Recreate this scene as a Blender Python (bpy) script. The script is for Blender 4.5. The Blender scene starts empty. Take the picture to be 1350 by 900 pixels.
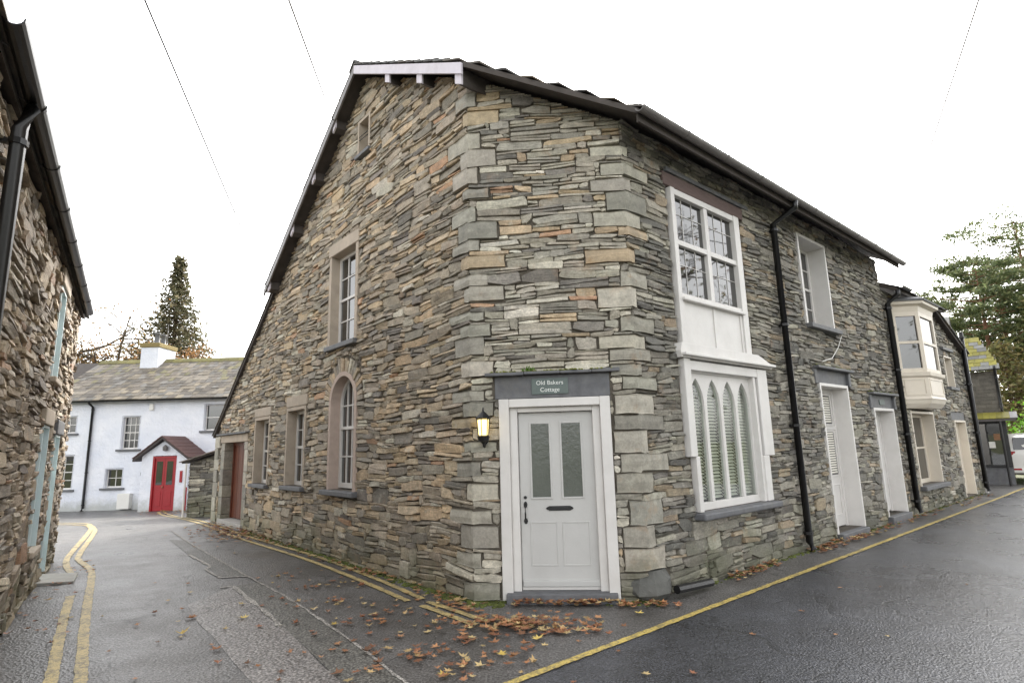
import bpy, math, random
import numpy as np
from mathutils import Vector, Matrix

SC = bpy.context.scene
COL = SC.collection
RAD = math.radians

# ------------------------------------------------------------------ camera
PITCH, ROLL, CAM_H = RAD(10.42), RAD(1.55), 1.62
cam_d = bpy.data.cameras.new('camera'); cam = bpy.data.objects.new('camera', cam_d); COL.objects.link(cam)
fw = Vector((0, math.cos(PITCH), math.sin(PITCH))); r0 = Vector((1, 0, 0)); u0 = Vector((0, -math.sin(PITCH), math.cos(PITCH)))
rt = r0*math.cos(ROLL) - u0*math.sin(ROLL); up = r0*math.sin(ROLL) + u0*math.cos(ROLL)
cam.matrix_world = Matrix(((rt.x, up.x, -fw.x, 0), (rt.y, up.y, -fw.y, 0), (rt.z, up.z, -fw.z, CAM_H), (0, 0, 0, 1)))
cam_d.sensor_width = 36; cam_d.sensor_fit = 'HORIZONTAL'; cam_d.lens = 36*750/1350
cam_d.clip_start = .05; cam_d.clip_end = 2000
SC.camera = cam

# ------------------------------------------------------------------ sky, sun, exposure
SUN_EL, SUN_AZ = RAD(34), RAD(14)           # azimuth clockwise from +Y: behind the cottage
world = bpy.data.worlds.new('World'); SC.world = world; world.use_nodes = True
wn = world.node_tree; wn.nodes.clear()
w_out = wn.nodes.new('ShaderNodeOutputWorld'); w_bg = wn.nodes.new('ShaderNodeBackground'); w_sky = wn.nodes.new('ShaderNodeTexSky')
w_hs = wn.nodes.new('ShaderNodeHueSaturation')
w_sky.sky_type = 'NISHITA'; w_sky.sun_disc = False; w_sky.sun_elevation = SUN_EL; w_sky.sun_rotation = SUN_AZ
w_sky.air_density = 1.0; w_sky.dust_density = 3.0; w_sky.ozone_density = 1.0
w_hs.inputs['Saturation'].default_value = .12
w_mul = wn.nodes.new('ShaderNodeMix'); w_mul.data_type = 'RGBA'; w_mul.blend_type = 'MULTIPLY'; w_mul.inputs[0].default_value = 1; w_mul.inputs[7].default_value = (1, .99, .972, 1)   # the warm white of thin cloud
w_bg.inputs['Strength'].default_value = .15
wn.links.new(w_sky.outputs[0], w_hs.inputs['Color']); wn.links.new(w_hs.outputs[0], w_mul.inputs[6]); wn.links.new(w_mul.outputs[2], w_bg.inputs[0]); wn.links.new(w_bg.outputs[0], w_out.inputs[0])
sun_d = bpy.data.lights.new('sun', 'SUN'); sun = bpy.data.objects.new('sun', sun_d); COL.objects.link(sun)
sun_d.energy = .9; sun_d.angle = RAD(14); sun_d.color = (1, .93, .82)
sdir = Vector((math.sin(SUN_AZ)*math.cos(SUN_EL), math.cos(SUN_AZ)*math.cos(SUN_EL), math.sin(SUN_EL)))
sun.rotation_euler = sdir.to_track_quat('Z', 'Y').to_euler(); sun.location = (0, 0, 40)
SC.view_settings.view_transform = 'Standard'; SC.view_settings.look = 'None'
SC.view_settings.gamma = 1; SC.view_settings.exposure = 2.15; SC.view_settings.use_curve_mapping = False
SC.cycles.max_bounces = 6; SC.cycles.diffuse_bounces = 3; SC.cycles.glossy_bounces = 3; SC.cycles.transparent_max_bounces = 8
SC.cycles.use_denoising = True

# ------------------------------------------------------------------ helpers
def lin(c):
    return tuple(((x/255)/12.92 if x/255 <= .04045 else ((x/255+.055)/1.055)**2.4) for x in c)
def shade(c, rng, lo=.8, hi=1.2):
    k = rng.uniform(lo, hi); return tuple(x*k for x in c)
def sm(t):
    t = min(1, max(0, t)); return t*t*(3-2*t)
def G(x, y):                                   # height of the ground: the lane falls gently towards the white house
    return -.6*sm((y-13)/12)*sm((-x-2)/4)

class Fr:
    """a wall's own frame: u along the wall, v outwards, z up"""
    def __init__(s, O, d, n):
        s.O, s.d, s.n = np.array(O, float), np.array(d, float), np.array(n, float)
        s.flip = (np.cross(s.d, (0, 0, 1.)) @ s.n) < 0
    def P(s, u, v, z):
        return (s.O[0]+u*s.d[0]+v*s.n[0], s.O[1]+u*s.d[1]+v*s.n[1], s.O[2]+z)
WF = Fr((0, 0, 0), (1, 0, 0), (0, -1, 0))

class MB:
    def __init__(s): s.v, s.f, s.c, s.cur = [], [], [], (1, 1, 1)
    def add(s, pts, faces, flip=False, col=None):
        b = len(s.v); s.v += [tuple(p) for p in pts]; c = col or s.cur; s.c += [c]*len(pts)
        for f in faces: s.f.append(tuple(b+i for i in (reversed(f) if flip else f)))
    def box(s, F, u0, u1, v0, v1, z0, z1, col=None):
        p = [F.P(u, v, z) for z in (z0, z1) for (u, v) in ((u0, v1), (u1, v1), (u1, v0), (u0, v0))]
        s.add(p, [(0, 1, 5, 4), (1, 2, 6, 5), (2, 3, 7, 6), (3, 0, 4, 7), (4, 5, 6, 7), (3, 2, 1, 0)], F.flip, col); return s
    def prism(s, F, poly, v0, v1, col=None):    # poly in (u,z), counter-clockwise seen from outside
        n = len(poly); p = [F.P(u, v1, z) for u, z in poly]+[F.P(u, v0, z) for u, z in poly]
        s.add(p, [tuple(range(n)), tuple(range(2*n-1, n-1, -1))]+[(i, n+i, n+(i+1) % n, (i+1) % n) for i in range(n)], F.flip, col); return s
    def plan(s, pts, z0, z1, col=None):         # world xy polygon extruded in z (counter-clockwise from above)
        n = len(pts); p = [(x, y, z1) for x, y in pts]+[(x, y, z0) for x, y in pts]
        s.add(p, [tuple(range(n)), tuple(range(2*n-1, n-1, -1))]+[(i, n+i, n+(i+1) % n, (i+1) % n) for i in range(n)], False, col); return s
    def slab(s, top, th, col=None):             # arbitrary polygon given by world points, thickness downwards
        n = len(top); p = list(top)+[(a, b, c-th) for a, b, c in top]
        s.add(p, [tuple(range(n)), tuple(range(2*n-1, n-1, -1))]+[(i, n+i, n+(i+1) % n, (i+1) % n) for i in range(n)], False, col); return s
    def tube(s, pts, r, n=8, r1=None, caps=True, col=None):
        pts = [Vector(p) for p in pts]; m = len(pts); rings = []
        r1 = r if r1 is None else r1
        for i, p in enumerate(pts):
            t = (pts[min(i+1, m-1)]-pts[max(i-1, 0)]).normalized()
            a = t.cross(Vector((0, 0, 1)))
            if a.length < .05: a = t.cross(Vector((0, 1, 0)))
            a.normalize(); b = t.cross(a); rr = r+(r1-r)*i/max(1, m-1)
            rings.append([p+(a*math.cos(2*math.pi*k/n)+b*math.sin(2*math.pi*k/n))*rr for k in range(n)])
        fs = [(i*n+k, i*n+(k+1) % n, (i+1)*n+(k+1) % n, (i+1)*n+k) for i in range(m-1) for k in range(n)]
        if caps: fs += [tuple(range(n-1, -1, -1)), tuple(range((m-1)*n, m*n))]
        s.add([p for q in rings for p in q], fs, False, col); return s
    def lathe(s, c, prof, n=12, col=None):      # prof: (r, z)
        pts = [(c[0]+r*math.cos(2*math.pi*k/n), c[1]+r*math.sin(2*math.pi*k/n), c[2]+z) for r, z in prof for k in range(n)]
        m = len(prof)
        fs = [(i*n+k, i*n+(k+1) % n, (i+1)*n+(k+1) % n, (i+1)*n+k) for i in range(m-1) for k in range(n)]
        fs += [tuple(range(n-1, -1, -1)), tuple(range((m-1)*n, m*n))]
        s.add(pts, fs, False, col); return s
    def build(s, name, mat, parent=None, bevel=0, smooth=False, **props):
        if not s.v: return None
        v = np.array(s.v); lo, hi = v.min(0), v.max(0); c = (lo+hi)/2
        if parent is None: c[2] = lo[2]
        me = bpy.data.meshes.new(name); me.from_pydata((v-c).tolist(), [], s.f)
        a = me.color_attributes.new('col', 'FLOAT_COLOR', 'POINT')
        a.data.foreach_set('color', np.hstack([np.array(s.c, float), np.ones((len(s.v), 1))]).ravel())
        if smooth: me.polygons.foreach_set('use_smooth', [True]*len(me.polygons))
        me.materials.append(mat); me.update()
        o = bpy.data.objects.new(name, me); COL.objects.link(o)
        o['_w'] = [float(x) for x in c]
        if parent is not None:
            o.parent = parent; pw = parent['_w']; o.location = (c[0]-pw[0], c[1]-pw[1], c[2]-pw[2])
        else: o.location = c
        if bevel:
            b = o.modifiers.new('bevel', 'BEVEL'); b.width = bevel; b.segments = 2; b.limit_method = 'ANGLE'; b.angle_limit = RAD(40)
        for k, x in props.items(): o[k] = x
        return o
def empty(name, loc, label, cat, group=None):
    o = bpy.data.objects.new(name, None); COL.objects.link(o); o.location = loc; o['_w'] = [float(x) for x in loc]
    o['label'] = label; o['category'] = cat; o.empty_display_size = .2
    if group: o['group'] = group
    return o
def tag(o, label, cat, group=None):
    o['label'] = label; o['category'] = cat
    if group: o['group'] = group
    return o

# ------------------------------------------------------------------ materials
class NT:
    def __init__(s, name):
        s.m = bpy.data.materials.new(name); s.m.use_nodes = True; s.t = s.m.node_tree; s.t.nodes.clear()
        s.out = s.n('OutputMaterial'); s.b = s.n('BsdfPrincipled'); s.l(s.b.outputs[0], s.out.inputs[0])
    def n(s, k, **kw):
        x = s.t.nodes.new('ShaderNode'+k)
        for a, b in kw.items(): setattr(x, a, b)
        return x
    def l(s, a, b): s.t.links.new(a, b)
    def pos(s): return s.n('NewGeometry').outputs['Position']
    def noise(s, scale, detail=4, rough=.55, vec=None, stretch=None):
        x = s.n('TexNoise'); x.inputs['Scale'].default_value = scale; x.inputs['Detail'].default_value = detail; x.inputs['Roughness'].default_value = rough
        v = vec or s.pos()
        if stretch:
            mp = s.n('Mapping'); mp.inputs['Scale'].default_value = stretch; s.l(v, mp.inputs['Vector']); v = mp.outputs[0]
        s.l(v, x.inputs['Vector']); return x.outputs['Fac']
    def ramp(s, fac, stops):
        x = s.n('ValToRGB'); e = x.color_ramp.elements
        while len(e) < len(stops): e.new(.5)
        for i, (p, c) in enumerate(stops):
            e[i].position = p; e[i].color = (c, c, c, 1) if isinstance(c, (int, float)) else (*c, 1)
        s.l(fac, x.inputs[0]); return x.outputs[0]
    def mix(s, fac, a, b, mode='MIX'):
        x = s.n('Mix', data_type='RGBA', blend_type=mode)
        for val, i in ((fac, 0), (a, 6), (b, 7)):
            if hasattr(val, 'links') or hasattr(val, 'is_output'): s.l(val, x.inputs[i])
            elif i == 0: x.inputs[0].default_value = val
            else: x.inputs[i].default_value = (*val, 1) if isinstance(val, tuple) else (val, val, val, 1)
        return x.outputs[2]
    def math(s, op, a, b=0.):
        x = s.n('Math', operation=op)
        for val, i in ((a, 0), (b, 1)):
            if hasattr(val, 'is_output'): s.l(val, x.inputs[i])
            else: x.inputs[i].default_value = val
        return x.outputs[0]
    def bump(s, h, strength=.5, dist=.01):
        x = s.n('Bump'); x.inputs['Strength'].default_value = strength; x.inputs['Distance'].default_value = dist
        s.l(h, x.inputs['Height']); s.l(x.outputs[0], s.b.inputs['Normal'])
    def col(s, c):
        if hasattr(c, 'is_output'): s.l(c, s.b.inputs['Base Color'])
        else: s.b.inputs['Base Color'].default_value = (*c, 1)
    def rough(s, r):
        if hasattr(r, 'is_output'): s.l(r, s.b.inputs['Roughness'])
        else: s.b.inputs['Roughness'].default_value = r
def attr(t): 
    x = t.n('Attribute'); x.attribute_name = 'col'; return x.outputs['Color']
def sepz(t):
    x = t.n('SeparateXYZ'); t.l(t.pos(), x.inputs[0]); return x.outputs[2]

def mat_stone(name='rubble_stone', lamk=1.):
    t = NT(name); c = attr(t)
    n1 = t.noise(7, 6, .7); n2 = t.noise(40, 4, .75); n3 = t.noise(2.2, 3); lam = t.noise(9, 5, .7, stretch=(1, 1, 9))
    c = t.mix(.85, c, t.ramp(n1, [(.25, .55), (.5, 1.), (.75, 1.45)]), 'MULTIPLY')
    c = t.mix(.6 if lamk > .5 else .35, c, t.ramp(n2, [(.3, .5), (.55, 1.08), (.75, 1.5)]), 'MULTIPLY')
    c = t.mix(.7*lamk, c, t.ramp(lam, [(.3, .62), (.52, 1.05), (.72, 1.38)]), 'MULTIPLY')
    # pale lichen bloom and rusty iron staining
    c = t.mix(t.ramp(t.noise(5.5, 6, .72), [(.58, 0.), (.68, .45)]), c, lin((186, 184, 168)))
    c = t.mix(t.ramp(t.noise(3.1, 5, .7), [(.58, 0.), (.72, .40)]), c, lin((158, 124, 88)))
    # green algae where the foot of the wall stays damp
    zz = sepz(t); damp = t.ramp(t.math('ADD', t.math('MULTIPLY', zz, -.8), t.math('MULTIPLY', n3, 1.5)), [(.30, 0.), (.80, .5)])
    c = t.mix(damp, c, lin((84, 88, 56)))
    t.col(c); t.rough(t.ramp(n1, [(.2, .6), (.8, .88)]))
    t.bump(t.math('ADD', t.math('ADD', t.math('MULTIPLY', n1, .8), t.math('MULTIPLY', n2, .35)), t.math('MULTIPLY', lam, .9*lamk)), .8 if lamk > .5 else .5, .010)
    return t.m
def mat_simple(name, rgb, rough=.6, var=.18, scale=6, bumpd=.002, bscale=60, spec=.5, metal=0, stretch=None, dirt=0, dirtc=(60, 58, 50)):
    t = NT(name); c = lin(rgb); n1 = t.noise(scale, 5, .6, stretch=stretch)
    cc = t.mix(1., (1., 1., 1.), c, 'MULTIPLY') if False else None
    hi, lo = tuple(x*(1+var) for x in c), tuple(x*(1-var) for x in c)
    col = t.ramp(n1, [(.3, lo), (.7, hi)])
    if dirt:
        col = t.mix(t.ramp(t.noise(3.5, 6, .7), [(.48, 0.), (.75, dirt)]), col, lin(dirtc))
    t.col(col); t.rough(rough); t.b.inputs['Metallic'].default_value = metal; t.b.inputs['Specular IOR Level'].default_value = spec
    if bumpd: t.bump(t.noise(bscale, 3, .6, stretch=stretch), .6, bumpd)
    return t.m
def mat_attr(name, rough=.7, scale=14, bumpd=.004, amount=.5, spec=.4):
    t = NT(name); c = attr(t); n1 = t.noise(scale, 5, .65); n2 = t.noise(scale*6, 3)
    c = t.mix(amount, c, t.ramp(n1, [(.28, .6), (.5, 1.), (.75, 1.4)]), 'MULTIPLY')
    t.col(c); t.rough(rough); t.b.inputs['Specular IOR Level'].default_value = spec
    if bumpd: t.bump(t.math('ADD', n1, t.math('MULTIPLY', n2, .4)), .8, bumpd)
    return t.m
def mat_asphalt(name, base, rr, agg=130, wet=.5, crack=.7):
    t = NT(name); c = lin(base); P = t.pos()
    n1 = t.noise(.55, 6, .66); n2 = t.noise(agg, 2, .6); n3 = t.noise(4.5, 5, .7); n4 = t.noise(1.6, 5, .7); vo = t.n('TexVoronoi'); vo.inputs['Scale'].default_value = agg*.7
    t.l(P, vo.inputs['Vector'])
    col = t.ramp(n2, [(.28, tuple(x*.35 for x in c)), (.48, c), (.64, tuple(min(1, x*2.5) for x in c))])
    col = t.mix(.9, col, t.ramp(n1, [(.25, .50), (.5, 1.), (.75, 1.5)]), 'MULTIPLY')
    col = t.mix(.6, col, t.ramp(n3, [(.3, .68), (.7, 1.3)]), 'MULTIPLY')
    col = t.mix(t.ramp(n4, [(.54, 0.), (.74, .35)]), col, tuple(min(1, x*2.0) for x in c))         # dusty worn areas
    col = t.mix(t.ramp(t.noise(2.7, 4, .6), [(.30, .45), (.42, 0.)]), col, tuple(x*.4 for x in c))  # damp and oil stains
    # wandering cracks and old joints
    dv = t.n('TexNoise'); dv.inputs['Scale'].default_value = 1.7; dv.inputs['Detail'].default_value = 4; t.l(P, dv.inputs['Vector'])
    av = t.n('VectorMath', operation='MULTIPLY_ADD'); av.inputs[1].default_value = (.9, .9, 0); t.l(dv.outputs['Color'], av.inputs[0]); t.l(P, av.inputs[2])
    ve = t.n('TexVoronoi', feature='DISTANCE_TO_EDGE'); ve.inputs['Scale'].default_value = .55; t.l(av.outputs[0], ve.inputs['Vector'])
    ck = t.math('MULTIPLY', t.ramp(ve.outputs['Distance'], [(.0, 1.), (.012, 0.)]), t.ramp(t.noise(.8, 3), [(.46, 0.), (.56, crack)]))
    col = t.mix(ck, col, tuple(x*.25 for x in c))
    t.col(col); t.rough(t.ramp(t.math('ADD', t.math('MULTIPLY', n1, .55), t.math('MULTIPLY', n4, .45)), [(.34, rr[0]), (.66, rr[1])]))
    t.b.inputs['Specular IOR Level'].default_value = wet
    t.bump(t.math('SUBTRACT', t.math('ADD', t.math('ADD', vo.outputs['Distance'], n2), t.math('MULTIPLY', n3, 1.2)), ck), .75, .0065)
    return t.m
def mat_paint_line(name, rgb, under):
    t = NT(name); w = t.noise(38, 5, .75); w2 = t.noise(5, 4, .6)
    f = t.ramp(t.math('ADD', t.math('MULTIPLY', w, .75), t.math('MULTIPLY', w2, .35)), [(.50, 0.), (.64, .85)])
    c = t.mix(f, lin(rgb), lin(under)); t.col(c); t.rough(.55); t.bump(t.noise(130, 2), .5, .004); return t.m
def mat_glass_pane():
    t = NT('dark_window_glass'); n = t.noise(1.3, 2); t.col(t.ramp(n, [(.3, lin((14, 15, 14))), (.7, lin((34, 34, 31)))])); t.rough(.03)
    t.b.inputs['IOR'].default_value = 1.8; t.b.inputs['Specular IOR Level'].default_value = .75
    t.bump(t.noise(2.3, 2), .12, .01); return t.m
def mat_clear_glass():
    t = NT('clear_glass'); tr = t.n('BsdfTransparent'); gl = t.n('BsdfGlossy'); lw = t.n('LayerWeight'); mx = t.n('MixShader')
    tr.inputs[0].default_value = (.9, .93, .91, 1); gl.inputs['Roughness'].default_value = .03; lw.inputs[0].default_value = .5
    f = t.math('ADD', t.math('MULTIPLY', t.math('POWER', lw.outputs['Facing'], 5.), .9), .07)
    t.l(f, mx.inputs[0]); t.l(tr.outputs[0], mx.inputs[1]); t.l(gl.outputs[0], mx.inputs[2]); t.l(mx.outputs[0], t.out.inputs[0]); return t.m
def mat_leaf(name, trans=.3, rough=.6):
    t = NT(name); c = attr(t); t.col(c); t.rough(rough); t.b.inputs['Specular IOR Level'].default_value = .25
    tl = t.n('BsdfTranslucent'); mx = t.n('MixShader'); mx.inputs[0].default_value = trans
    t.l(c, tl.inputs[0]); t.l(t.b.outputs[0], mx.inputs[1]); t.l(tl.outputs[0], mx.inputs[2]); t.l(mx.outputs[0], t.out.inputs[0]); return t.m
def mat_emit(name, rgb, s):
    t = NT(name); t.col(rgb); t.b.inputs['Emission Color'].default_value = (*rgb, 1); t.b.inputs['Emission Strength'].default_value = s; t.rough(.3); return t.m
def mat_wood():
    t = NT('stained_wood'); n = t.noise(7, 6, .6, stretch=(6, 6, .5)); c = t.ramp(n, [(.3, lin((66, 33, 22))), (.55, lin((104, 56, 38))), (.8, lin((128, 74, 50)))])
    t.col(c); t.rough(.45); t.bump(n, .4, .004); return t.m
def mat_white_render():
    t = NT('white_limewash'); n = t.noise(9, 5, .65); n2 = t.noise(1.1, 4); 
    c = t.ramp(n2, [(.3, lin((212, 216, 226))), (.7, lin((230, 231, 236)))]); zz = sepz(t)
    c = t.mix(t.ramp(t.noise(4, 6, .75), [(.60, 0.), (.8, .35)]), c, lin((168, 170, 162)))
    c = t.mix(t.ramp(t.math('ADD', t.math('MULTIPLY', zz, -1.), t.noise(3, 5, .7)), [(.55, 0.), (1.05, .55)]), c, lin((138, 140, 122)))     # splash dirt at the foot
    c = t.mix(t.ramp(t.noise(2.2, 5, .7, stretch=(3, 1, .25)), [(.58, 0.), (.75, .25)]), c, lin((176, 178, 176)))   # rain streaks
    t.col(c); t.rough(.85); t.bump(t.math('ADD', n, t.math('MULTIPLY', t.noise(3.2, 3), 1.6)), .8, .03); return t.m
def mat_ground():
    t = NT('verge_earth'); n = t.noise(.5, 6); t.col(t.ramp(n, [(.3, lin((60, 66, 38))), (.6, lin((84, 88, 52))), (.8, lin((98, 84, 60)))])); t.rough(.95); t.bump(t.noise(9, 5), .8, .05); return t.m

M = dict(
    stone=mat_stone(), dressed=mat_stone('quoin_stone', .15), mortar=mat_simple('joint_mortar', (92, 86, 77), .95, .3, 12, .01, 30),
    slate=mat_attr('roof_slate', .62, 10, .006, .6), lintel=mat_simple('slate_lintel', (96, 97, 100), .6, .22, 9, .004, 30, dirt=.35, dirtc=(120, 116, 104)),
    sandstone=mat_simple('dressed_stone', (176, 163, 147), .85, .16, 7, .005, 45, dirt=.3, dirtc=(100, 96, 86)),
    quoin=mat_attr('boulder_stone', .82, 11, .010, .55), reveal=mat_simple('rendered_reveal', (182, 164, 152), .85, .1, 8, .003),
    white=mat_simple('white_gloss_paint', (212, 209, 205), .42, .05, 3, .0022, 30, dirt=.20, dirtc=(168, 162, 150)),
    cream=mat_simple('cream_paint', (216, 206, 190), .45, .04, 3, .0012, 25, dirt=.16, dirtc=(150, 138, 116)),
    doorgrey=mat_simple('pale_grey_paint', (190, 189, 186), .42, .04, 3, .0018, 25, dirt=.14, dirtc=(150, 148, 142)),
    red=mat_simple('red_gloss_paint', (150, 24, 32), .32, .06, 4, .001), black=mat_simple('black_iron', (20, 20, 21), .35, .2, 10, .001),
    soffit=mat_simple('dark_soffit_board', (70, 64, 60), .8, .25, 6, .003, 20), gutter=mat_simple('grey_gutter', (104, 100, 98), .42, .15, 8, .001),
    lilac=mat_simple('weathered_white_board', (206, 200, 208), .6, .06, 5, .002, 30, dirt=.25, dirtc=(140, 134, 134)),
    oldwood=mat_simple('old_lintel_timber', (96, 80, 76), .8, .2, 8, .006, 18, stretch=(1, 1, 7)),
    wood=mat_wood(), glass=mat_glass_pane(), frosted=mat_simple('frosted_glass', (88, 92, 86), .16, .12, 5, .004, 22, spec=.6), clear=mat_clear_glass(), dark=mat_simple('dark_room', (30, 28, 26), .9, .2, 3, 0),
    blind=mat_simple('venetian_blind', (232, 228, 216), .5, .04, 3, 0), paleblue=mat_simple('pale_blue_paint', (206, 222, 224), .5, .06, 5, .001, dirt=.25, dirtc=(150, 160, 160)),
    limewash=mat_white_render(), moss=mat_attr('moss_cushion', .95, 30, .01, .7), concrete=mat_simple('pale_concrete', (168, 166, 160), .85, .15, 8, .003),
    asphalt=mat_asphalt('lane_asphalt', (80, 78, 76), (.24, .60), 58, .55), road=mat_asphalt('wet_road_asphalt', (56, 57, 61), (.17, .42), 76, .55),
    patch=mat_asphalt('worn_patch_asphalt', (104, 100, 97), (.28, .56), 48, .5), trench=mat_asphalt('trench_asphalt', (82, 80, 75), (.4, .7), 54, .45),
    seam=mat_asphalt('bitumen_seam', (132, 128, 122), (.5, .7), 60, .3), yellow=mat_paint_line('worn_yellow_paint', (196, 174, 116), (100, 94, 82)),
    yellow2=mat_paint_line('yellow_road_paint', (202, 178, 96), (104, 96, 78)), ground=mat_ground(),
    fallen=mat_leaf('fallen_leaf', .05, .55), leaf=mat_leaf('tree_leaf'), bark=mat_attr('tree_bark', .9, 5, .03, .7),
    plaque=mat_simple('green_slate_plaque', (92, 104, 100), .5, .1, 12, .001), letter=mat_simple('white_lettering', (232, 234, 230), .5, .02, 3, 0),
    lamp=mat_emit('lit_lamp_glass', (1., .70, .28), 1.0), bulb=mat_emit('lamp_bulb', (1., .85, .5), 6.), carpaint=mat_simple('white_car_paint', (216, 214, 208), .22, .02, 2, 0, spec=.6),
    tyre=mat_simple('tyre_rubber', (24, 24, 25), .85, .2, 10, .001), taillight=mat_simple('red_lens', (150, 14, 22), .2, .1, 4, 0), wire=mat_simple('wire_sheath', (70, 70, 72), .6, .1, 2, 0),
    chrome=mat_simple('dark_alloy', (110, 110, 112), .35, .1, 4, 0, metal=.8), terracotta=mat_simple('chimney_clay', (150, 112, 84), .8, .2, 8, .003),
    plastic=mat_simple('pale_plastic', (222, 220, 214), .4, .03, 4, 0),
)
#@@STRUCT
# ------------------------------------------------------------------ ground, lane, road
def sheet(name, xs, ys, inside, dz, mat, **props):
    mb = MB(); idx = {}
    for i, x in enumerate(xs):
        for j, y in enumerate(ys): idx[i, j] = len(mb.v); mb.v.append((x, y, G(x, y)+dz)); mb.c.append((1, 1, 1))
    for i in range(len(xs)-1):
        for j in range(len(ys)-1):
            if inside is None or inside((xs[i]+xs[i+1])/2, (ys[j]+ys[j+1])/2): mb.f.append((idx[i, j], idx[i+1, j], idx[i+1, j+1], idx[i, j+1]))
    return mb.build(name, mat, None, smooth=True, **props)
def strip(mb, pts, w, dz, wob=0, seed=0, step=.12):
    rng = random.Random(seed); P = []
    for (a, b) in zip(pts[:-1], pts[1:]):
        L = math.hypot(b[0]-a[0], b[1]-a[1]); k = max(1, int(L/step))
        P += [(a[0]+(b[0]-a[0])*i/k, a[1]+(b[1]-a[1])*i/k) for i in range(k)]
    P.append(pts[-1]); rows = []
    for i, p in enumerate(P):
        q0, q1 = P[max(0, i-1)], P[min(len(P)-1, i+1)]; tx, ty = q1[0]-q0[0], q1[1]-q0[1]; L = math.hypot(tx, ty) or 1
        nx, ny = -ty/L, tx/L; a, b = w/2+rng.uniform(-wob, wob), w/2+rng.uniform(-wob, wob)
        for sgn, h in ((1, a), (-1, b)):
            x, y = p[0]+nx*h*sgn, p[1]+ny*h*sgn; rows.append((x, y, G(x, y)+dz))
    mb.add(rows, [(2*i, 2*i+1, 2*i+3, 2*i+2) for i in range(len(P)-1)])
    return mb
def smooth_path(pts, k=6):
    out = []; n = len(pts)
    for i in range(n-1):
        p0, p1, p2, p3 = pts[max(0, i-1)], pts[i], pts[i+1], pts[min(n-1, i+2)]
        for j in range(k):
            t = j/k
            out.append(tuple(.5*((2*p1[a])+(-p0[a]+p2[a])*t+(2*p0[a]-5*p1[a]+4*p2[a]-p3[a])*t*t+(-p0[a]+3*p1[a]-3*p2[a]+p3[a])*t**3) for a in (0, 1)))
    return out+[tuple(pts[-1])]
# wall lines of the corner cottage
A = np.array([-.48, 6.47, 0]); dC = np.array([.99531, -.0967, 0]); B = A+1.85*dC
dL = np.array([-.65382, .75665, 0]); dR = np.array([.75665, .65382, 0])
nL = np.array([-.75665, -.65382, 0]); nR = np.array([.65382, -.75665, 0]); nC = np.array([-.0967, -.99531, 0])
FL, FC, FR = Fr(A, dL, nL), Fr(A, dC, nC), Fr(B, dR, nR)

def axis(lo, hi, near0, near1, fine, far):
    a = list(np.arange(near0, near1+1e-6, fine)); x = near0; st = fine
    while x > lo: st *= 1.6; x -= st; a.insert(0, max(x, lo))
    x = near1; st = fine
    while x < hi: st *= 1.6; x += st; a.append(min(x, hi))
    return a
sheet('ground', axis(-500, 500, -26, 30, .7, 0), axis(-300, 700, -8, 30, .7, 0), None, -.012, M['ground'], kind='structure')
sheet('lane', list(np.arange(-22, 18.01, .5)), list(np.arange(-6, 27.01, .5)), None, 0, M['asphalt'], kind='structure')
def in_road(u, v): return .55 <= v <= 7.2
mb = MB(); us = list(np.arange(-16, 70.1, .5)); vs = [.56, 2., 3.5, 5., 6.4]
for i, u in enumerate(us):
    for v in vs: mb.v.append(FR.P(u, v, .004)); mb.c.append((1, 1, 1))
for i in range(len(us)-1):
    for j in range(len(vs)-1):
        k = i*len(vs)+j; mb.f.append((k, k+1, k+len(vs)+1, k+len(vs)))
mb.f = [tuple(reversed(f)) for f in mb.f]
road = mb.build('road', M['road'], None, smooth=True, kind='structure')
# worn patches and bitumen seams let into the lane
mb = MB(); pp = [(-3.65, 6.63), (-1.94, 4.45), (-1.0, 3.2), (-.3, 3.1), (-1.28, 4.41), (-1.85, 5.23), (-2.61, 6.27), (-3.05, 6.82), (-3.54, 7.48)]
rp = random.Random(6); pp = [(a[0]+(b[0]-a[0])*k/6+rp.uniform(-.025, .025), a[1]+(b[1]-a[1])*k/6+rp.uniform(-.025, .025)) for a, b in zip(pp, pp[1:]+pp[:1]) for k in range(6)]
mb.add([(x, y, .004) for x, y in pp], [tuple(range(len(pp)))]); mb.build('road_patch', M['patch'], None, kind='structure')
mb = MB(); pp = [(-3.54, 7.48), (-3.05, 6.82), (-2.61, 6.27), (-1.85, 5.23), (-1.28, 4.41), (-.3, 3.1), (.3, 3.0), (-.92, 4.52), (-1.39, 5.2), (-2.26, 6.38), (-2.72, 6.97), (-3.3, 7.7)]
mb.add([(x, y, .0045) for x, y in pp], [tuple(range(len(pp)))]); mb.build('road_trench', M['trench'], None, kind='structure')
mb = MB(); pp = [(-3.96, 7.98), (-3.62, 8.03), (-5.01, 9.73), (-6.42, 11.48), (-6.8, 11.6), (-5.38, 9.78), (-4.54, 8.83), (-4.46, 8.56)]
mb.add([(x, y, .004+G(x, y)) for x, y in reversed(pp)], [tuple(range(len(pp)))]); mb.build('road_trench', M['trench'], None, kind='structure')
for i, (pts, w) in enumerate((([(-7.6, 13.0), (-6.42, 11.48), (-5.01, 9.73), (-3.62, 8.03), (-2.72, 6.97), (-2.26, 6.38), (-1.39, 5.2), (-.92, 4.52), (.2, 3.0)], .028),
                      ([(-5.38, 9.78), (-4.54, 8.83), (-4.46, 8.56), (-3.96, 7.98), (-3.62, 8.03)], .045), ([(-3.67, 7.41), (-3.54, 7.48), (-3.05, 6.82), (-2.61, 6.27), (-2.28, 5.79)], .05))):
    strip(MB(), pts, w, .009, w*.3, i).build('road_seam', M['seam'], None, kind='structure')
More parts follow.
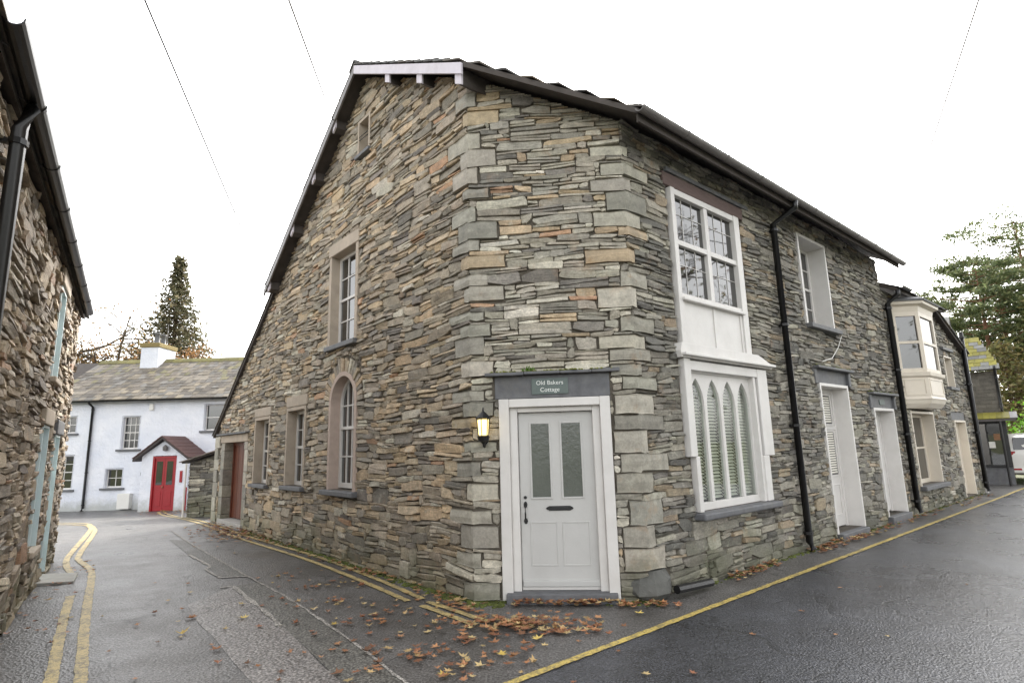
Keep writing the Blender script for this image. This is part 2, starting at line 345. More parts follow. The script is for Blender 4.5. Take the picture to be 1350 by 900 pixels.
# painted lines
def line(pts, w, mat, seed): strip(MB(), smooth_path(pts), w, .010, .006, seed, .05).build('yellow_line', mat, None, kind='structure')
mbq = [FR.P(u, .56, 0)[:2] for u in (-16, -2.3, 0, 4, 8, 14, 18)]; mbq += [FR.P(22, .9, 0)[:2], FR.P(30, 2.2, 0)[:2]]
line(mbq, .068, M['yellow2'], 1)
line([(-14.14, 23.55), (-11.8, 20.1), (-9.76, 17.2), (-5.86, 12.36), (-3.19, 9.4), (-1.86, 7.73), (-1.05, 6.62)], .075, M['yellow'], 2)
line([(-14.11, 23.15), (-11.75, 19.65), (-9.70, 16.85), (-5.90, 12.12), (-3.36, 9.28), (-2.06, 7.68), (-1.20, 6.55)], .075, M['yellow'], 3)
line([(-.98, 6.50), (-.62, 6.1), (-.28, 5.71)], .075, M['yellow'], 4); line([(-1.02, 6.36), (-.78, 6.08), (-.43, 5.66)], .075, M['yellow'], 5)
line([(-2.2, 3.1), (-3.24, 4.55), (-4.43, 6.2), (-6.02, 8.46), (-6.63, 9.16), (-7.06, 9.6), (-7.51, 10.22), (-9.27, 12.98), (-9.8, 13.7), (-10.44, 14.48), (-11.27, 15.33), (-12.9, 16.0)], .085, M['yellow'], 6)
line([(-2.42, 3.1), (-3.44, 4.52), (-4.63, 6.17), (-5.35, 7.2)], .085, M['yellow'], 7)
line([(-6.15, 8.30), (-6.80, 9.02), (-7.26, 9.60), (-7.76, 10.36), (-9.6, 13.3), (-10.2, 14.1), (-10.96, 14.81), (-12.8, 15.55)], .085, M['yellow'], 8)

# ------------------------------------------------------------------ rubble masonry
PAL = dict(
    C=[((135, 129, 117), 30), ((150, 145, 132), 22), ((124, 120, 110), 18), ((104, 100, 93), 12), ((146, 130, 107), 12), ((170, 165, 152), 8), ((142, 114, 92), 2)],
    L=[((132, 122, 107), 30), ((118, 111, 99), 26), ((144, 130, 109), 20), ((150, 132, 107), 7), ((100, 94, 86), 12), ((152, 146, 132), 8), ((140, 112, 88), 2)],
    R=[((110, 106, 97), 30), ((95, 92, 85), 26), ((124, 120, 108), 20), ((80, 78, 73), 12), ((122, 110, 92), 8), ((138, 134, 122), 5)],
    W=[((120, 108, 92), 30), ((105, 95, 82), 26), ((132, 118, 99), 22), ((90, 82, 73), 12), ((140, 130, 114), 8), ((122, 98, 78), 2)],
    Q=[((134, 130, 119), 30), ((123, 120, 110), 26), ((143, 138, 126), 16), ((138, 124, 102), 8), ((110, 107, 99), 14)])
def pick(pal, rng, jit=.21):
    tot = sum(w for _, w in PAL[pal]); x = rng.random()*tot
    for c, w in PAL[pal]:
        x -= w
        if x <= 0: break
    k = 1.50*(1+rng.uniform(-jit, jit)); c = lin(c); return tuple(min(1, max(0, y*k*(1+rng.uniform(-.015, .015)))) for y in c)
CELL = .0165
def pack(u0, u1, z0, z1, ok, seed, wmul=1., hmul=1., zbig=0):
    """fill a wall face with irregular stones; ok(U,Z) is the boolean area to fill. returns (u0,u1,z0,z1) list"""
    rng = random.Random(seed); nu, nz = int((u1-u0)/CELL), int((z1-z0)/CELL)
    U, Z = np.meshgrid(u0+(np.arange(nu)+.5)*CELL, z0+(np.arange(nz)+.5)*CELL); occ = ~ok(U, Z); ids = np.zeros((nz, nu), np.int32); out = []
    for j in range(nz):
        row = occ[j]; i = 0
        while True:
            fr = np.flatnonzero(~row[i:])
            if len(fr) == 0: break
            i += int(fr[0]); bl = np.flatnonzero(row[i:]); run = int(bl[0]) if len(bl) else nu-i
            q = rng.random(); big = zbig and (z0+j*CELL) < zbig
            if q < .42: h = rng.choice((2, 2, 3))
            elif q < .80: h = rng.choice((3, 4, 4, 5))
            elif q < .95: h = rng.choice((5, 6, 7))
            else: h = rng.choice((8, 9))
            if big: h = int(h*1.45)
            h = max(2, int(round(h*hmul)))
            w = int(h*rng.uniform(1.4, 4.0)+rng.uniform(3, 13)*wmul); w = max(5, min(int(30*wmul), w))
            if run-w < 4: w = run if run <= 30*wmul else run//2
            if w > run: w = run
            if j > 0:
                for _ in range(5):
                    e = i+w
                    if e >= nu or w >= run or not any(ids[j-1, x-1] != ids[j-1, x] for x in range(max(i+1, e-2), min(nu-1, e+2)+1)): break
                    w = max(5, min(run, w+rng.choice((-4, -3, 3, 4, 5, 6))))
                if 0 < run-w < 4: w = run
            for x in (i-1, i+w):
                if 0 <= x < nu:
                    up_n = occ[j:j+14, x]; hl = int(np.argmin(up_n)) if not up_n.all() else 14
                    if 2 <= hl < 14 and abs(hl-h) <= 2: h = hl; break
            if w < 4: h = min(max(h, 3), 6)
            blk = occ[j:j+h, i:i+w]; full = np.flatnonzero(blk.any(1)); 
            if len(full): h = int(full[0])
            h = min(h, nz-j); occ[j:j+h, i:i+w] = True; ids[j:j+h, i:i+w] = len(out)+1
            if h >= 1 and w >= 2: out.append((u0+i*CELL, u0+(i+w)*CELL, z0+j*CELL, z0+(j+h)*CELL))
            i += w
            if i >= nu: break
    return out
def stone_geo(mb, F, r, rng, col, proud=(.0, .03), warp=0., ph=0., gap=(.002, .007)):
    a0, a1, b0, b1 = r; w, h = a1-a0, b1-b0; sl = rng.uniform(-.06, .06)
    if w > .20 and h >= .075 and rng.random() < .38:               # bedding plane splits it into two wedges
        m0, m1 = b0+h*rng.uniform(.25, .75), b0+h*rng.uniform(.25, .75)
        stone_quad(mb, F, ((a0, b0), (a1, b0), (a1, m1), (a0, m0)), rng, col, proud, warp, ph, gap, sl)
        stone_quad(mb, F, ((a0, m0), (a1, m1), (a1, b1), (a0, b1)), rng, shade(col, rng, .7, 1.25), proud, warp, ph, gap, sl); return
    j = min(.02, h*.22); k = lambda: rng.uniform(-j, j)
    stone_quad(mb, F, ((a0+k(), b0+k()*.6), (a1+k(), b0+k()*.6), (a1+k(), b1+k()*.6), (a0+k(), b1+k()*.6)), rng, col, proud, warp, ph, gap, sl)
def stone_quad(mb, F, Q, rng, col, proud, warp, ph, gap, sl):
    uc, zc = sum(q[0] for q in Q)/4, sum(q[1] for q in Q)/4; w = max(.02, Q[1][0]-Q[0][0]); h = max(.01, (Q[3][1]+Q[2][1]-Q[0][1]-Q[1][1])/2); g = rng.uniform(*gap)
    ku, kz = max(.6, 1-2*g/w), max(.55, 1-1.5*g/h); Q = [(uc+(u-uc)*ku, zc+(z-zc)*kz) for u, z in Q]
    lerp = lambda p, q, t: (p[0]+(q[0]-p[0])*t, p[1]+(q[1]-p[1])*t); P = []; j = min(.007, h*.10)
    for i in range(4):
        p, c, n = Q[i-1], Q[i], Q[(i+1) % 4]
        horiz = i % 2 == 0                                          # leaving edge of corner 0 and 2 runs along the bed
        cb = min(.42, (rng.uniform(.03, .22) if rng.random() < .68 else rng.uniform(.5, 1.7))*h/w); ce = rng.uniform(.03, .16) if rng.random() < .72 else rng.uniform(.25, .48)
        tin, tout = (ce, cb) if horiz else (cb, ce)
        P += [lerp(c, p, tin), lerp(c, n, tout)]
        if horiz: e = lerp(c, n, rng.uniform(.42, .58)); P.append((e[0], e[1]+rng.uniform(-.10, .06)*h*(1 if i == 0 else -1)))
    P = [(u+rng.uniform(-j, j), z+rng.uniform(-j, j)) for u, z in P]; N = len(P)
    def wp(u, z): return z+sl*(u-uc)+(warp*(math.sin(1.7*u+.9*z+ph)+.7*math.sin(4.1*u-1.9*z+ph*2.3)) if warp else 0)
    m = min(w, h); d = rng.uniform(*proud); tu, tz = rng.uniform(-.014, .014), rng.uniform(-.014, .014); bev = min(.006, m*.10)
    k1, k2 = max(.5, 1-2*bev/w), max(.4, 1-2*bev/h); R0, R1, R2 = [], [], []
    for (u, z) in P:
        R0.append(F.P(u, -.05, wp(u, z))); R1.append(F.P(u, d-bev*1.3+rng.uniform(-.003, .002), wp(u, z)))
        u2, z2 = uc+(u-uc)*k1, zc+(z-zc)*k2; R2.append(F.P(u2, d+tu*(u2-uc)/w*2+tz*(z2-zc)/h*2+rng.uniform(-.003, .003), wp(u2, z2)))
    fs = []
    for i in range(N):
        n = (i+1) % N; fs += [(i, n, N+n, N+i), (N+i, N+n, 2*N+n, 2*N+i)]
    c = len(R0)*3; fs += [(2*N+i, 2*N+(i+1) % N, c) for i in range(N)]
    mb.add(R0+R1+R2+[F.P(uc, d+rng.uniform(-.002, .005), wp(uc, zc))], fs, F.flip, col)
CAMP = np.array([0, 0, CAM_H])
def shows(F, r):
    p = np.array(F.P((r[0]+r[1])/2, 0, (r[2]+r[3])/2)); d = CAMP-p; L = np.linalg.norm(d); k = (d @ F.n)/L
    if k <= 0: return 0
    q = p-CAMP; dep = q @ np.array(fw); x, y = (q @ np.array(rt))/max(dep, .1)*750, (q @ np.array(up))/max(dep, .1)*750
    if dep < .2 or abs(x) > 690 or abs(y) > 465: return 0
    return (r[1]-r[0])*(r[3]-r[2])*k/(L*L)
def masonry(house, faces, seed, limit=300, stuffname='rubble_stones'):
    """faces: (wall object, frame, stones, palette, proud, warp). largest stones are parts of their wall, the rest one piece of stuff"""
    allst = [(shows(F, r), i, r) for i, (w, F, st, *_) in enumerate(faces) for r in st]
    allst.sort(key=lambda t: -t[0]); rest = MB(); rng = random.Random(seed)
    for n, (s, i, r) in enumerate(allst):
        w, F, st, pal, proud, warp = faces[i]; col = pick(pal, rng)
        if n < limit and s > 0:
            mb = MB(); stone_geo(mb, F, r, rng, col, proud, warp, i*1.7); mb.build('stone', M['stone'], w)
        else: stone_geo(rest, F, r, rng, col, proud, warp, i*1.7)
    rest.build(stuffname, M['stone'], house, kind='stuff')
def backing(F, u0, u1, zb, top, holes, name, parent, mat, v=-.016, th=.4, brk=()):
    """wall core with openings: top(u) is the height of its top edge"""
    holes = [(a-.02, b+.02, c, d+.02) for a, b, c, d in holes]; mb = MB(); us = sorted({u0, u1, *brk, *[h[0] for h in holes], *[h[1] for h in holes]}); us = [u for u in us if u0 <= u <= u1]
    for a, b in zip(us[:-1], us[1:]):
        if b-a < 1e-4: continue
        m = (a+b)/2; hs = sorted([h for h in holes if h[0] <= m <= h[1]], key=lambda h: h[2]); z = zb
        spans = []
        for h in hs: spans.append((z, z, h[2], h[2])); z = h[3]
        spans.append((z, z, top(a), top(b)))
        for (l0, l1, t0, t1) in spans:
            for vv, fl in ((v, F.flip), (v-th, not F.flip)):
                mb.add([F.P(a, vv, l0), F.P(b, vv, l1), F.P(b, vv, t1), F.P(a, vv, t0)], [(0, 1, 2, 3)], fl)
    for (a, b, z0, z1) in holes:
        for q in (((a, z0), (a, z1)), ((b, z1), (b, z0)), ((a, z1), (b, z1)), ((b, z0), (a, z0))):
            mb.add([F.P(q[0][0], v, q[0][1]), F.P(q[0][0], v-th, q[0][1]), F.P(q[1][0], v-th, q[1][1]), F.P(q[1][0], v, q[1][1])], [(0, 1, 2, 3)], F.flip)
    return mb.build(name, mat, parent)
def rects_ok(rects, top=None):
    def f(U, Z):
        m = np.ones(U.shape, bool)
        for a, b, c, d in rects: m &= ~((U > a) & (U < b) & (Z > c) & (Z < d))
        if top is not None: m &= Z < top(U)
        return m
    return f
# ------------------------------------------------------------------ joinery
def sash(house, F, u0, u1, z0, z1, v, cols=3, rows=(2, 2), mat='white', fr=.055, bar=.02, glass='glass', name='window', split=None):
    """a sash window: frame with meeting rail, one mesh per glazing bar and per pane"""
    mb = MB(); mb.box(F, u0, u0+fr, v-.06, v, z0, z1).box(F, u1-fr, u1, v-.06, v, z0, z1)
    mb.box(F, u0+fr, u1-fr, v-.06, v-.001, z1-fr, z1).box(F, u0+fr, u1-fr, v-.06, v-.001, z0, z0+fr*1.3)
    zs = [z0+fr*1.3, z1-fr]
    if len(rows) == 2:
        zm = split if split else (zs[0]+zs[1])/2; mb.box(F, u0+fr, u1-fr, v-.055, v-.002, zm-.022, zm+.022)
        parts = [(zs[0], zm-.022, rows[1]), (zm+.022, zs[1], rows[0])]
    else: parts = [(zs[0], zs[1], rows[0])]
    w = mb.build(name, M[mat], house, bevel=.004); a0, a1 = u0+fr, u1-fr
    for (p, q, r) in parts:
        for i in range(1, cols):
            x = a0+(a1-a0)*i/cols; MB().box(F, x-bar/2, x+bar/2, v-.045, v-.010, p, q).build('glazing_bar', M[mat], w)
        for i in range(1, r):
            z = p+(q-p)*i/r; MB().box(F, a0, a1, v-.045, v-.012, z-bar/2, z+bar/2).build('glazing_bar', M[mat], w)
        for i in range(cols):
            for k in range(r):
                MB().box(F, a0+(a1-a0)*i/cols, a0+(a1-a0)*(i+1)/cols, v-.034, v-.028, p+(q-p)*k/r, p+(q-p)*(k+1)/r).build('pane', M[glass], w)
    return w
def reveal(w, F, u0, u1, z0, z1, v0, v1, mat, th=.03, bottom=True):
    """lining boards of an opening, from the glass (v0) to just proud of the wall (v1)"""
    mb = MB().box(F, u0-th, u0, v0, v1, z0, z1+th).box(F, u1, u1+th, v0, v1, z0, z1+th).box(F, u0, u1, v0, v1-.001, z1, z1+th)
    return mb.build('reveal', M[mat], w, bevel=.004)
def panel_door(house, F, u0, u1, z0, z1, v, mat, name='door'):
    return MB().box(F, u0, u1, v-.045, v, z0, z1).build(name, M[mat], house, bevel=.003)

# ================================================================== the corner cottage
SA, UA = 1.34, -1.276                          # corner A measured from the road-side wall: inwards, and along it
RZ = lambda s: 5.58+.56*s                       # top of the roof above a point s metres inside the road wall
RIDGE = 4.12; RIDZ = RZ(RIDGE)
def LZ(u):                                      # the same along the lane-side gable
    s = u+SA; return RZ(s) if s < RIDGE else RIDZ-.70*(s-RIDGE)
def RP(u, s, z): return tuple(B+u*dR-s*nR+np.array([0, 0, z]))
house = empty('cottage', (1.0, 9.0, 0), 'large grey slate-stone corner cottage with white front door on its cut-off corner', 'cottage')
LEND = 10.9
ltop = lambda u: np.where(u+SA < RIDGE, 5.58+.56*(u+SA), RIDZ-.70*(u+SA-RIDGE))-.115
ctop = lambda u: 5.58+.56*(SA-.724*u)-.12
rtop = lambda u: 5.46+0*u
REND = 8.86
# --- openings (u0,u1,z0,z1)
upL, slit, arch = (3.02, 3.95, 3.34, 4.92), (2.66, 3.0, 6.42, 7.0), (2.93, 3.86, 1.02, 2.84)
wB, wA, dLn = (4.96, 5.80, 1.02, 2.38), (6.86, 7.70, 1.00, 2.30), (8.42, 10.05, .06, 1.88)
archspring, archc, archr = 2.36, 3.395, .465
w_upR, w_goth, w2R, d2R, d3R = (.92, 2.66, 2.74, 4.86), (1.04, 2.66, .80, 2.50), (4.76, 5.90, 3.52, 5.10), (4.98, 6.12, .10, 2.48), (7.42, 8.50, .13, 2.12)
dC_ = (.42, 1.46, .0, 2.08)
wallL = backing(FL, 0, LEND, -.4, lambda u: float(ltop(u)), [upL, slit, arch, wB, wA, dLn], 'wall', house, M['mortar'], brk=(RIDGE-SA,))
wallC = backing(FC, 0, 1.85, -.2, ctop, [dC_], 'wall', house, M['mortar'])
wallR = backing(FR, 0, REND, -.2, rtop, [w_upR, w_goth, w2R, d2R, d3R], 'wall', house, M['mortar'])
# far walls close the house
mb = MB(); FE = Fr(FR.P(REND, 0, 0), -nR, dR); mb.prism(FE, [(0, -.2), (RIDGE*2+2, -.2), (RIDGE*2+2, RIDZ-.9-.70*(RIDGE+2)), (RIDGE, RIDZ-.2), (0, 5.40)], -.2, -.03)
mb.build('wall', M['mortar'], house)
MB().box(Fr(RP(0, LEND+SA, 0), dR, -nR), UA+.1, REND, -.35, -.05, -.6, 2.0).build('wall', M['mortar'], house)
MB().box(FC, .3, 1.6, -.55, -.45, -.1, 2.3).build('light_stop_panel', M['dark'], house)  # unseen dark panel added behind the door to stop sky light leaking through
# --- quoins
rq = random.Random(5)
def corner_quoins(wall, K, d1, n1, d2, n2, z0, z1, hs, long_, short, seed, lim1=9, lim2=9):
    """interlocking dressed stones on a corner; returns the rectangles they take on both faces"""
    rng = random.Random(seed); z = z0; r1, r2 = [], []; k = 0
    while z < z1-.05:
        h = min(rng.uniform(*hs), z1-z); 
        if z1-z-h < .08: h = z1-z
        a, b = (rng.uniform(*long_), rng.uniform(*short)) if k % 2 else (rng.uniform(*short), rng.uniform(*long_))
        if z < 2.42: a, b = min(a, lim1), min(b, lim2)
        pr, t = rng.uniform(.006, .022), .16; K2 = np.array(K)+(n1+n2)*pr*.8; g = rng.uniform(.003, .007); col = pick('Q', rng, .12)
        base = [K2+d1*a, K2+d1*a*.5, K2+d1*.012, K2+d2*.012, K2+d2*b*.5, K2+d2*b, K2+d2*b-n2*t, K2+(d1+d2)*.1-(n1+n2)*t*.6, K2+d1*a-n1*t]; n = len(base); j = .005
        lo = [(q[0]+rng.uniform(-j, j), q[1]+rng.uniform(-j, j), z+g+rng.uniform(-.004, .012)) for q in base]; mi = [(q[0]+rng.uniform(-j, j)+(n1+n2)[0]*.004, q[1]+rng.uniform(-j, j)+(n1+n2)[1]*.004, z+h*rng.uniform(.4, .6)) for q in base]
        hi = [(q[0]+rng.uniform(-j, j), q[1]+rng.uniform(-j, j), z+h-g+rng.uniform(-.012, .004)) for q in base]
        mb = MB(); fs = [tuple(range(n)), tuple(range(3*n-1, 2*n-1, -1))]
        for q in range(2):
            for i in range(n): fs.append((q*n+i, q*n+(i+1) % n, (q+1)*n+(i+1) % n, (q+1)*n+i))
        mb.add(lo+mi+hi, fs, False, col)
        wind = (base[2]-base[5])[0]*(base[7]-base[5])[1]-(base[2]-base[5])[1]*(base[7]-base[5])[0]
        mb.build('quoin', M['dressed'], wall, bevel=.008)
        r1.append((-.05, a+.004, z, z+h)); r2.append((-.05, b+.004, z, z+h)); z += h; k += 1
        if rng.random() < .5: z += rng.choice((.035, .05, .066, .10, .15))            # a thin bed of slivers between quoins
    return r1, r2
qL, qC = corner_quoins(wallC, A, dL, nL, dC, nC, .02, 5.98, (.11, .25), (.22, .48), (.08, .22), 11, 9, .29)
# right-hand corner of the door wall: bigger stones low down
qC2, qR = corner_quoins(wallC, B, -dC, nC, dR, nR, .30, 5.22, (.12, .28), (.24, .50), (.10, .28), 24, .28, 9)
qC2 = [(1.85-b, 1.85+.05, z, zz) for (a, b, z, zz) in qC2]
# big damp boulder built into the foot of that corner
mb = MB(); rng = random.Random(3); prof = []
for k in range(7):
    ph = k/6*math.pi/2
for i in range(9):
    for j in range(6):
        th, ph = i/9*2*math.pi, j/5*math.pi; 
        r = 1+rng.uniform(-.12, .12); c = B+dR*.12-dC*.02-(nR+nC)*.06; x = math.sin(ph)*math.cos(th)*.30*r; y = math.sin(ph)*math.sin(th)*.24*r
        mb.v.append((c[0]+x*dR[0]+y*nR[0], c[1]+x*dR[1]+y*nR[1], .13-math.cos(ph)*.19*r)); mb.c.append(lin((92, 92, 88)))
for i in range(9):
    for j in range(5): mb.f.append((i*6+j, ((i+1) % 9)*6+j, ((i+1) % 9)*6+j+1, i*6+j+1))
mb.build('corner_boulder', M['quoin'], wallR, bevel=0)
# --- which areas the rubble has to fill
def okL(U, Z):
    m = rects_ok([(2.90, 4.06, 4.90, 5.13), (upL[0]-.10, upL[1]+.10, upL[2]-.05, 5.0), (slit[0]-.05, slit[1]+.05, slit[2]-.06, slit[3]+.05), (2.80, 4.02, .92, 1.03), (arch[0]-.05, arch[1]+.05, 1.0, archspring),
                  (4.83, 5.86, 2.36, 2.64), (wB[0]-.07, wB[1]+.07, wB[2]-.07, 2.4), (6.74, 7.78, 2.28, 2.56), (wA[0]-.07, wA[1]+.07, wA[2]-.07, 2.3), (8.22, 10.36, -1, 2.10), (10.5, 11, -1, 3)]+qL)(U, Z)
    m &= ~(((U-archc)**2+(Z-archspring)**2 < (archr+.27)**2) & (Z > archspring-.02))
    m &= ~((np.abs(U-archc) < archr+.05) & (Z > 1.0) & (Z < archspring)); m &= Z < ltop(U)-.02
    return m
stL = pack(0, LEND-.0, -.35, 7.8, okL, 101, 1.0, 1.0, .95)
okC = rects_ok([(.31, 1.555, -1, 2.16), (.24, 1.59, 2.14, 2.44)]+qC+qC2, lambda U: ctop(U)-.02)
stC = pack(0, 1.85, -.1, 6.2, okC, 102, 1.25, .95)
stR = pack(0, REND, -.1, 5.46, rects_ok([(.80, 2.84, 4.84, 5.06), (.86, 2.74, 2.5, 4.9), (.84, 3.04, 1.42, 2.76), (.94, 2.82, .72, 1.5), (w2R[0]-.05, w2R[1]+.05, w2R[2]-.08, w2R[3]+.04), (4.80, 6.28, 2.46, 2.84), (d2R[0]-.05, d2R[1]+.05, -1, 2.5),
                                         (7.28, 8.74, 2.10, 2.50), (d3R[0]-.05, d3R[1]+.05, -1, 2.14), (-.1, .4, -.2, .30)]+qR), 103, 1.0, .9, .9)
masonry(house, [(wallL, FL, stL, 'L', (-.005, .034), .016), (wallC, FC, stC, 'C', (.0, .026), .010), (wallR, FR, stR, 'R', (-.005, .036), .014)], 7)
# --- roof
roof = MB(); th = .07
P0, P1 = (-1.50, 1.08), (-.16, -.40)
roof.slab([RP(u, s, RZ(s)) for u, s in (P0, P1, (9.05, -.40), (9.05, RIDGE), (-1.50, RIDGE))], th)
fs_ = RIDGE; eave = 6.90+SA
roof.slab([RP(u, s, RIDZ-.70*(s-RIDGE)) for u, s in ((-1.50, RIDGE), (9.05, RIDGE), (9.05, eave), (-1.50, eave))], th)
roof.slab([RP(u, s, RIDZ-.70*(s-RIDGE)) for u, s in ((UA-.06, eave), (9.05, eave), (9.05, LEND+SA+.15), (UA-.06, LEND+SA+.15))], th)
roof = roof.build('roof', M['soffit'], house)
rng = random.Random(17); slate_cols = [lin(c) for c in ((86, 82, 78), (98, 92, 84), (74, 72, 70), (108, 98, 84), (92, 92, 90))]
stuff_sl = MB(); s = -.46; nsl = 0
def slate_piece(mb, u0, u1, s0, s1, zf, lift, rng):
    t = rng.uniform(.016, .030); j = lambda: rng.uniform(-.015, .015); a = (u0+j()*.3, s0+j()); b = (u1+j()*.3, s0+j())
    top = [RP(*a, zf(a[1])+lift+t), RP(*b, zf(b[1])+lift+t), RP(u1, s1, zf(s1)+t+.004), RP(u0, s1, zf(s1)+t+.004)]
    mb.slab(top, t, shade(rng.choice(slate_cols), rng, .8, 1.2))
course = 0
while s < RIDGE:
    s1 = min(s+.36, RIDGE); ue = -1.53 if s > P0[1] else P0[0]+(P1[0]-P0[0])*(P0[1]-s)/(P0[1]-P1[1])-.05
    u = ue; k = 0
    while u < 9.05:
        w = rng.uniform(.24, .44); one = (k < 2) or course == 0
        mb = MB() if one else stuff_sl; slate_piece(mb, u, min(u+w-.006, 9.08), s, s1, RZ, .022+rng.uniform(0, .01), rng)
        if one: mb.build('slate', M['slate'], roof)
        u += w; k += 1
    s += .23; course += 1
FZ = lambda s: RIDZ-.70*(s-RIDGE); s = LEND+SA+.2; course = 0
while s > RIDGE+.1:
    s1 = s-.38; ue = -1.53 if s < eave+.05 else UA-.08; u = ue; k = 0
    while u < 9.0:
        w = rng.uniform(.26, .46); one = k < 1
        mb = MB() if one else stuff_sl; slate_piece(mb, u, u+w-.006, s, max(s1, RIDGE), FZ, .022, rng)
        if one: mb.build('slate', M['slate'], roof)
        u += w; k += 1
    s -= .25
stuff_sl.build('slate_courses', M['slate'], roof, kind='stuff')
mb = MB()
for i in range(24): u = -1.54+i*.445; mb.slab([RP(u, RIDGE-.16, RIDZ-.02), RP(u+.43, RIDGE-.16, RIDZ-.02), RP(u+.43, RIDGE, RIDZ+.09), RP(u, RIDGE, RIDZ+.09)], .04, slate_cols[2]).slab([RP(u, RIDGE, RIDZ+.088), RP(u+.43, RIDGE, RIDZ+.088), RP(u+.43, RIDGE+.16, RIDZ-.04), RP(u, RIDGE+.16, RIDZ-.04)], .04, slate_cols[2])
mb.build('ridge_tiles', M['slate'], roof)
# bargeboards, purlin ends, gutter
def on_roof(s): return (RZ(s) if s <= RIDGE else FZ(s))
mb = MB(); a, b = 1.12, RIDGE
mb.add([RP(u, s, on_roof(s)-dz) for u in (-1.53, -1.50) for (s, dz) in ((a, .02), (b, .02), (b, .17), (a, .17))], [(0, 1, 2, 3), (7, 6, 5, 4), (0, 4, 5, 1), (1, 5, 6, 2), (2, 6, 7, 3), (3, 7, 4, 0)])
mb.build('bargeboard', M['lilac'], roof, label='weathered white bargeboard')
mb = MB(); a, b = RIDGE, eave
mb.add([RP(u, s, on_roof(s)-dz) for u in (-1.53, -1.50) for (s, dz) in ((a, .02), (b, .02), (b, .15), (a, .15))], [(0, 1, 2, 3), (7, 6, 5, 4), (0, 4, 5, 1), (1, 5, 6, 2), (2, 6, 7, 3), (3, 7, 4, 0)])
mb.build('bargeboard', M['gutter'], roof)
for s in (1.22, 2.12, 3.02, 4.92, 5.80, 6.80, 8.02):
    pw, ph_ = (.06, .21) if s < RIDGE else (.045, .15)
    z = on_roof(s)-.08; slope = .56 if s < RIDGE else -.70
    pl = MB(); pl.add([RP(u, q, z+slope*(q-s)-dz) for u in (-1.47, -.9) for (q, dz) in ((s-pw, 0), (s+pw, 0), (s+pw, ph_), (s-pw, ph_))], [(0, 1, 2, 3), (7, 6, 5, 4), (0, 4, 5, 1), (1, 5, 6, 2), (2, 6, 7, 3), (3, 7, 4, 0)])
    pl = pl.build('purlin', M['soffit'], roof)
    e = MB(); e.add([RP(u, q, z+slope*(q-s)-dz) for u in (-1.50, -1.472) for (q, dz) in ((s-pw-.005, .0), (s+pw+.005, .0), (s+pw+.005, ph_+.008), (s-pw-.005, ph_+.008))], [(0, 1, 2, 3), (7, 6, 5, 4), (0, 4, 5, 1), (1, 5, 6, 2), (2, 6, 7, 3), (3, 7, 4, 0)])
    e.build('purlin_end_cap', M['lilac'], pl)
def half_gutter(p0, p1, out, r, name, parent, mat):
    """open half-round gutter between two points; out = horizontal direction"""
    mb = MB(); p0, p1, out = np.array(p0), np.array(p1), np.array(out); n = 9; ring = []
    prof = [(math.cos(math.pi+math.pi*k/(n-1))*r, math.sin(math.pi+math.pi*k/(n-1))*r) for k in range(n)]
    prof = prof+[(x*.86, y*.86) for x, y in reversed(prof)]; m = len(prof)
    pts = [tuple(p+out*x+np.array([0, 0, y])) for p in (p0, p1) for x, y in prof]
    mb.add(pts, [(k, (k+1) % m, m+(k+1) % m, m+k) for k in range(m)]+[(k, k+1, m-2-k, m-1-k) for k in range(n-1)]+[(m+k, m+k+1, 2*m-2-k, 2*m-1-k) for k in range(n-1)])
    g = mb.build(name, mat, parent)
    L = np.linalg.norm(p1-p0); k = int(L/.9)
    for i in range(1, k):
        q = p0+(p1-p0)*i/k; d = (p1-p0)/L; b = MB(); ppts = [tuple(q+d*e+out*x*1.1+np.array([0, 0, y*1.1])) for e in (-.018, .018) for x, y in prof]
        b.add(ppts, [(j, (j+1) % m, m+(j+1) % m, m+j) for j in range(m)]+[(j, j+1, m-2-j, m-1-j) for j in range(n-1)]+[(m+j, m+j+1, 2*m-2-j, 2*m-1-j) for j in range(n-1)]); b.build('gutter_bracket', mat, g)
    return g
half_gutter(RP(-.22, -.46, 5.33), RP(9.1, -.46, 5.30), nR, .062, 'gutter', house, M['gutter'])
MB().box(FR, -.15, 9.03, .36, .39, 5.20, 5.345).build('fascia', M['soffit'], house)
def downpipe(parent, F, u, v, ztop, zbot, eav=None, mat='black', r=.036, clips=4):
    p = []
    if eav: p += [F.P(u, eav, ztop+.22), F.P(u, eav, ztop+.12), F.P(u, v, ztop-.05)]
    else: p += [F.P(u, v, ztop)]
    p += [F.P(u, v, zbot+.12), F.P(u, v+.05, zbot+.02)]
    dp = MB().tube(p, r, 10).build('downpipe', M[mat], parent, smooth=True)
    for k in range(clips):
        z = zbot+.25+(ztop-zbot-.4)*k/max(1, clips-1); MB().tube([F.P(u, v, z-.02), F.P(u, v, z+.02)], r*1.28, 10).box(F, u-.02, u+.02, -.02, v, z-.018, z+.018).build('pipe_clip', M[mat], dp)
    return dp
downpipe(house, FR, 3.72, .09, 5.05, .02, .46, r=.05)
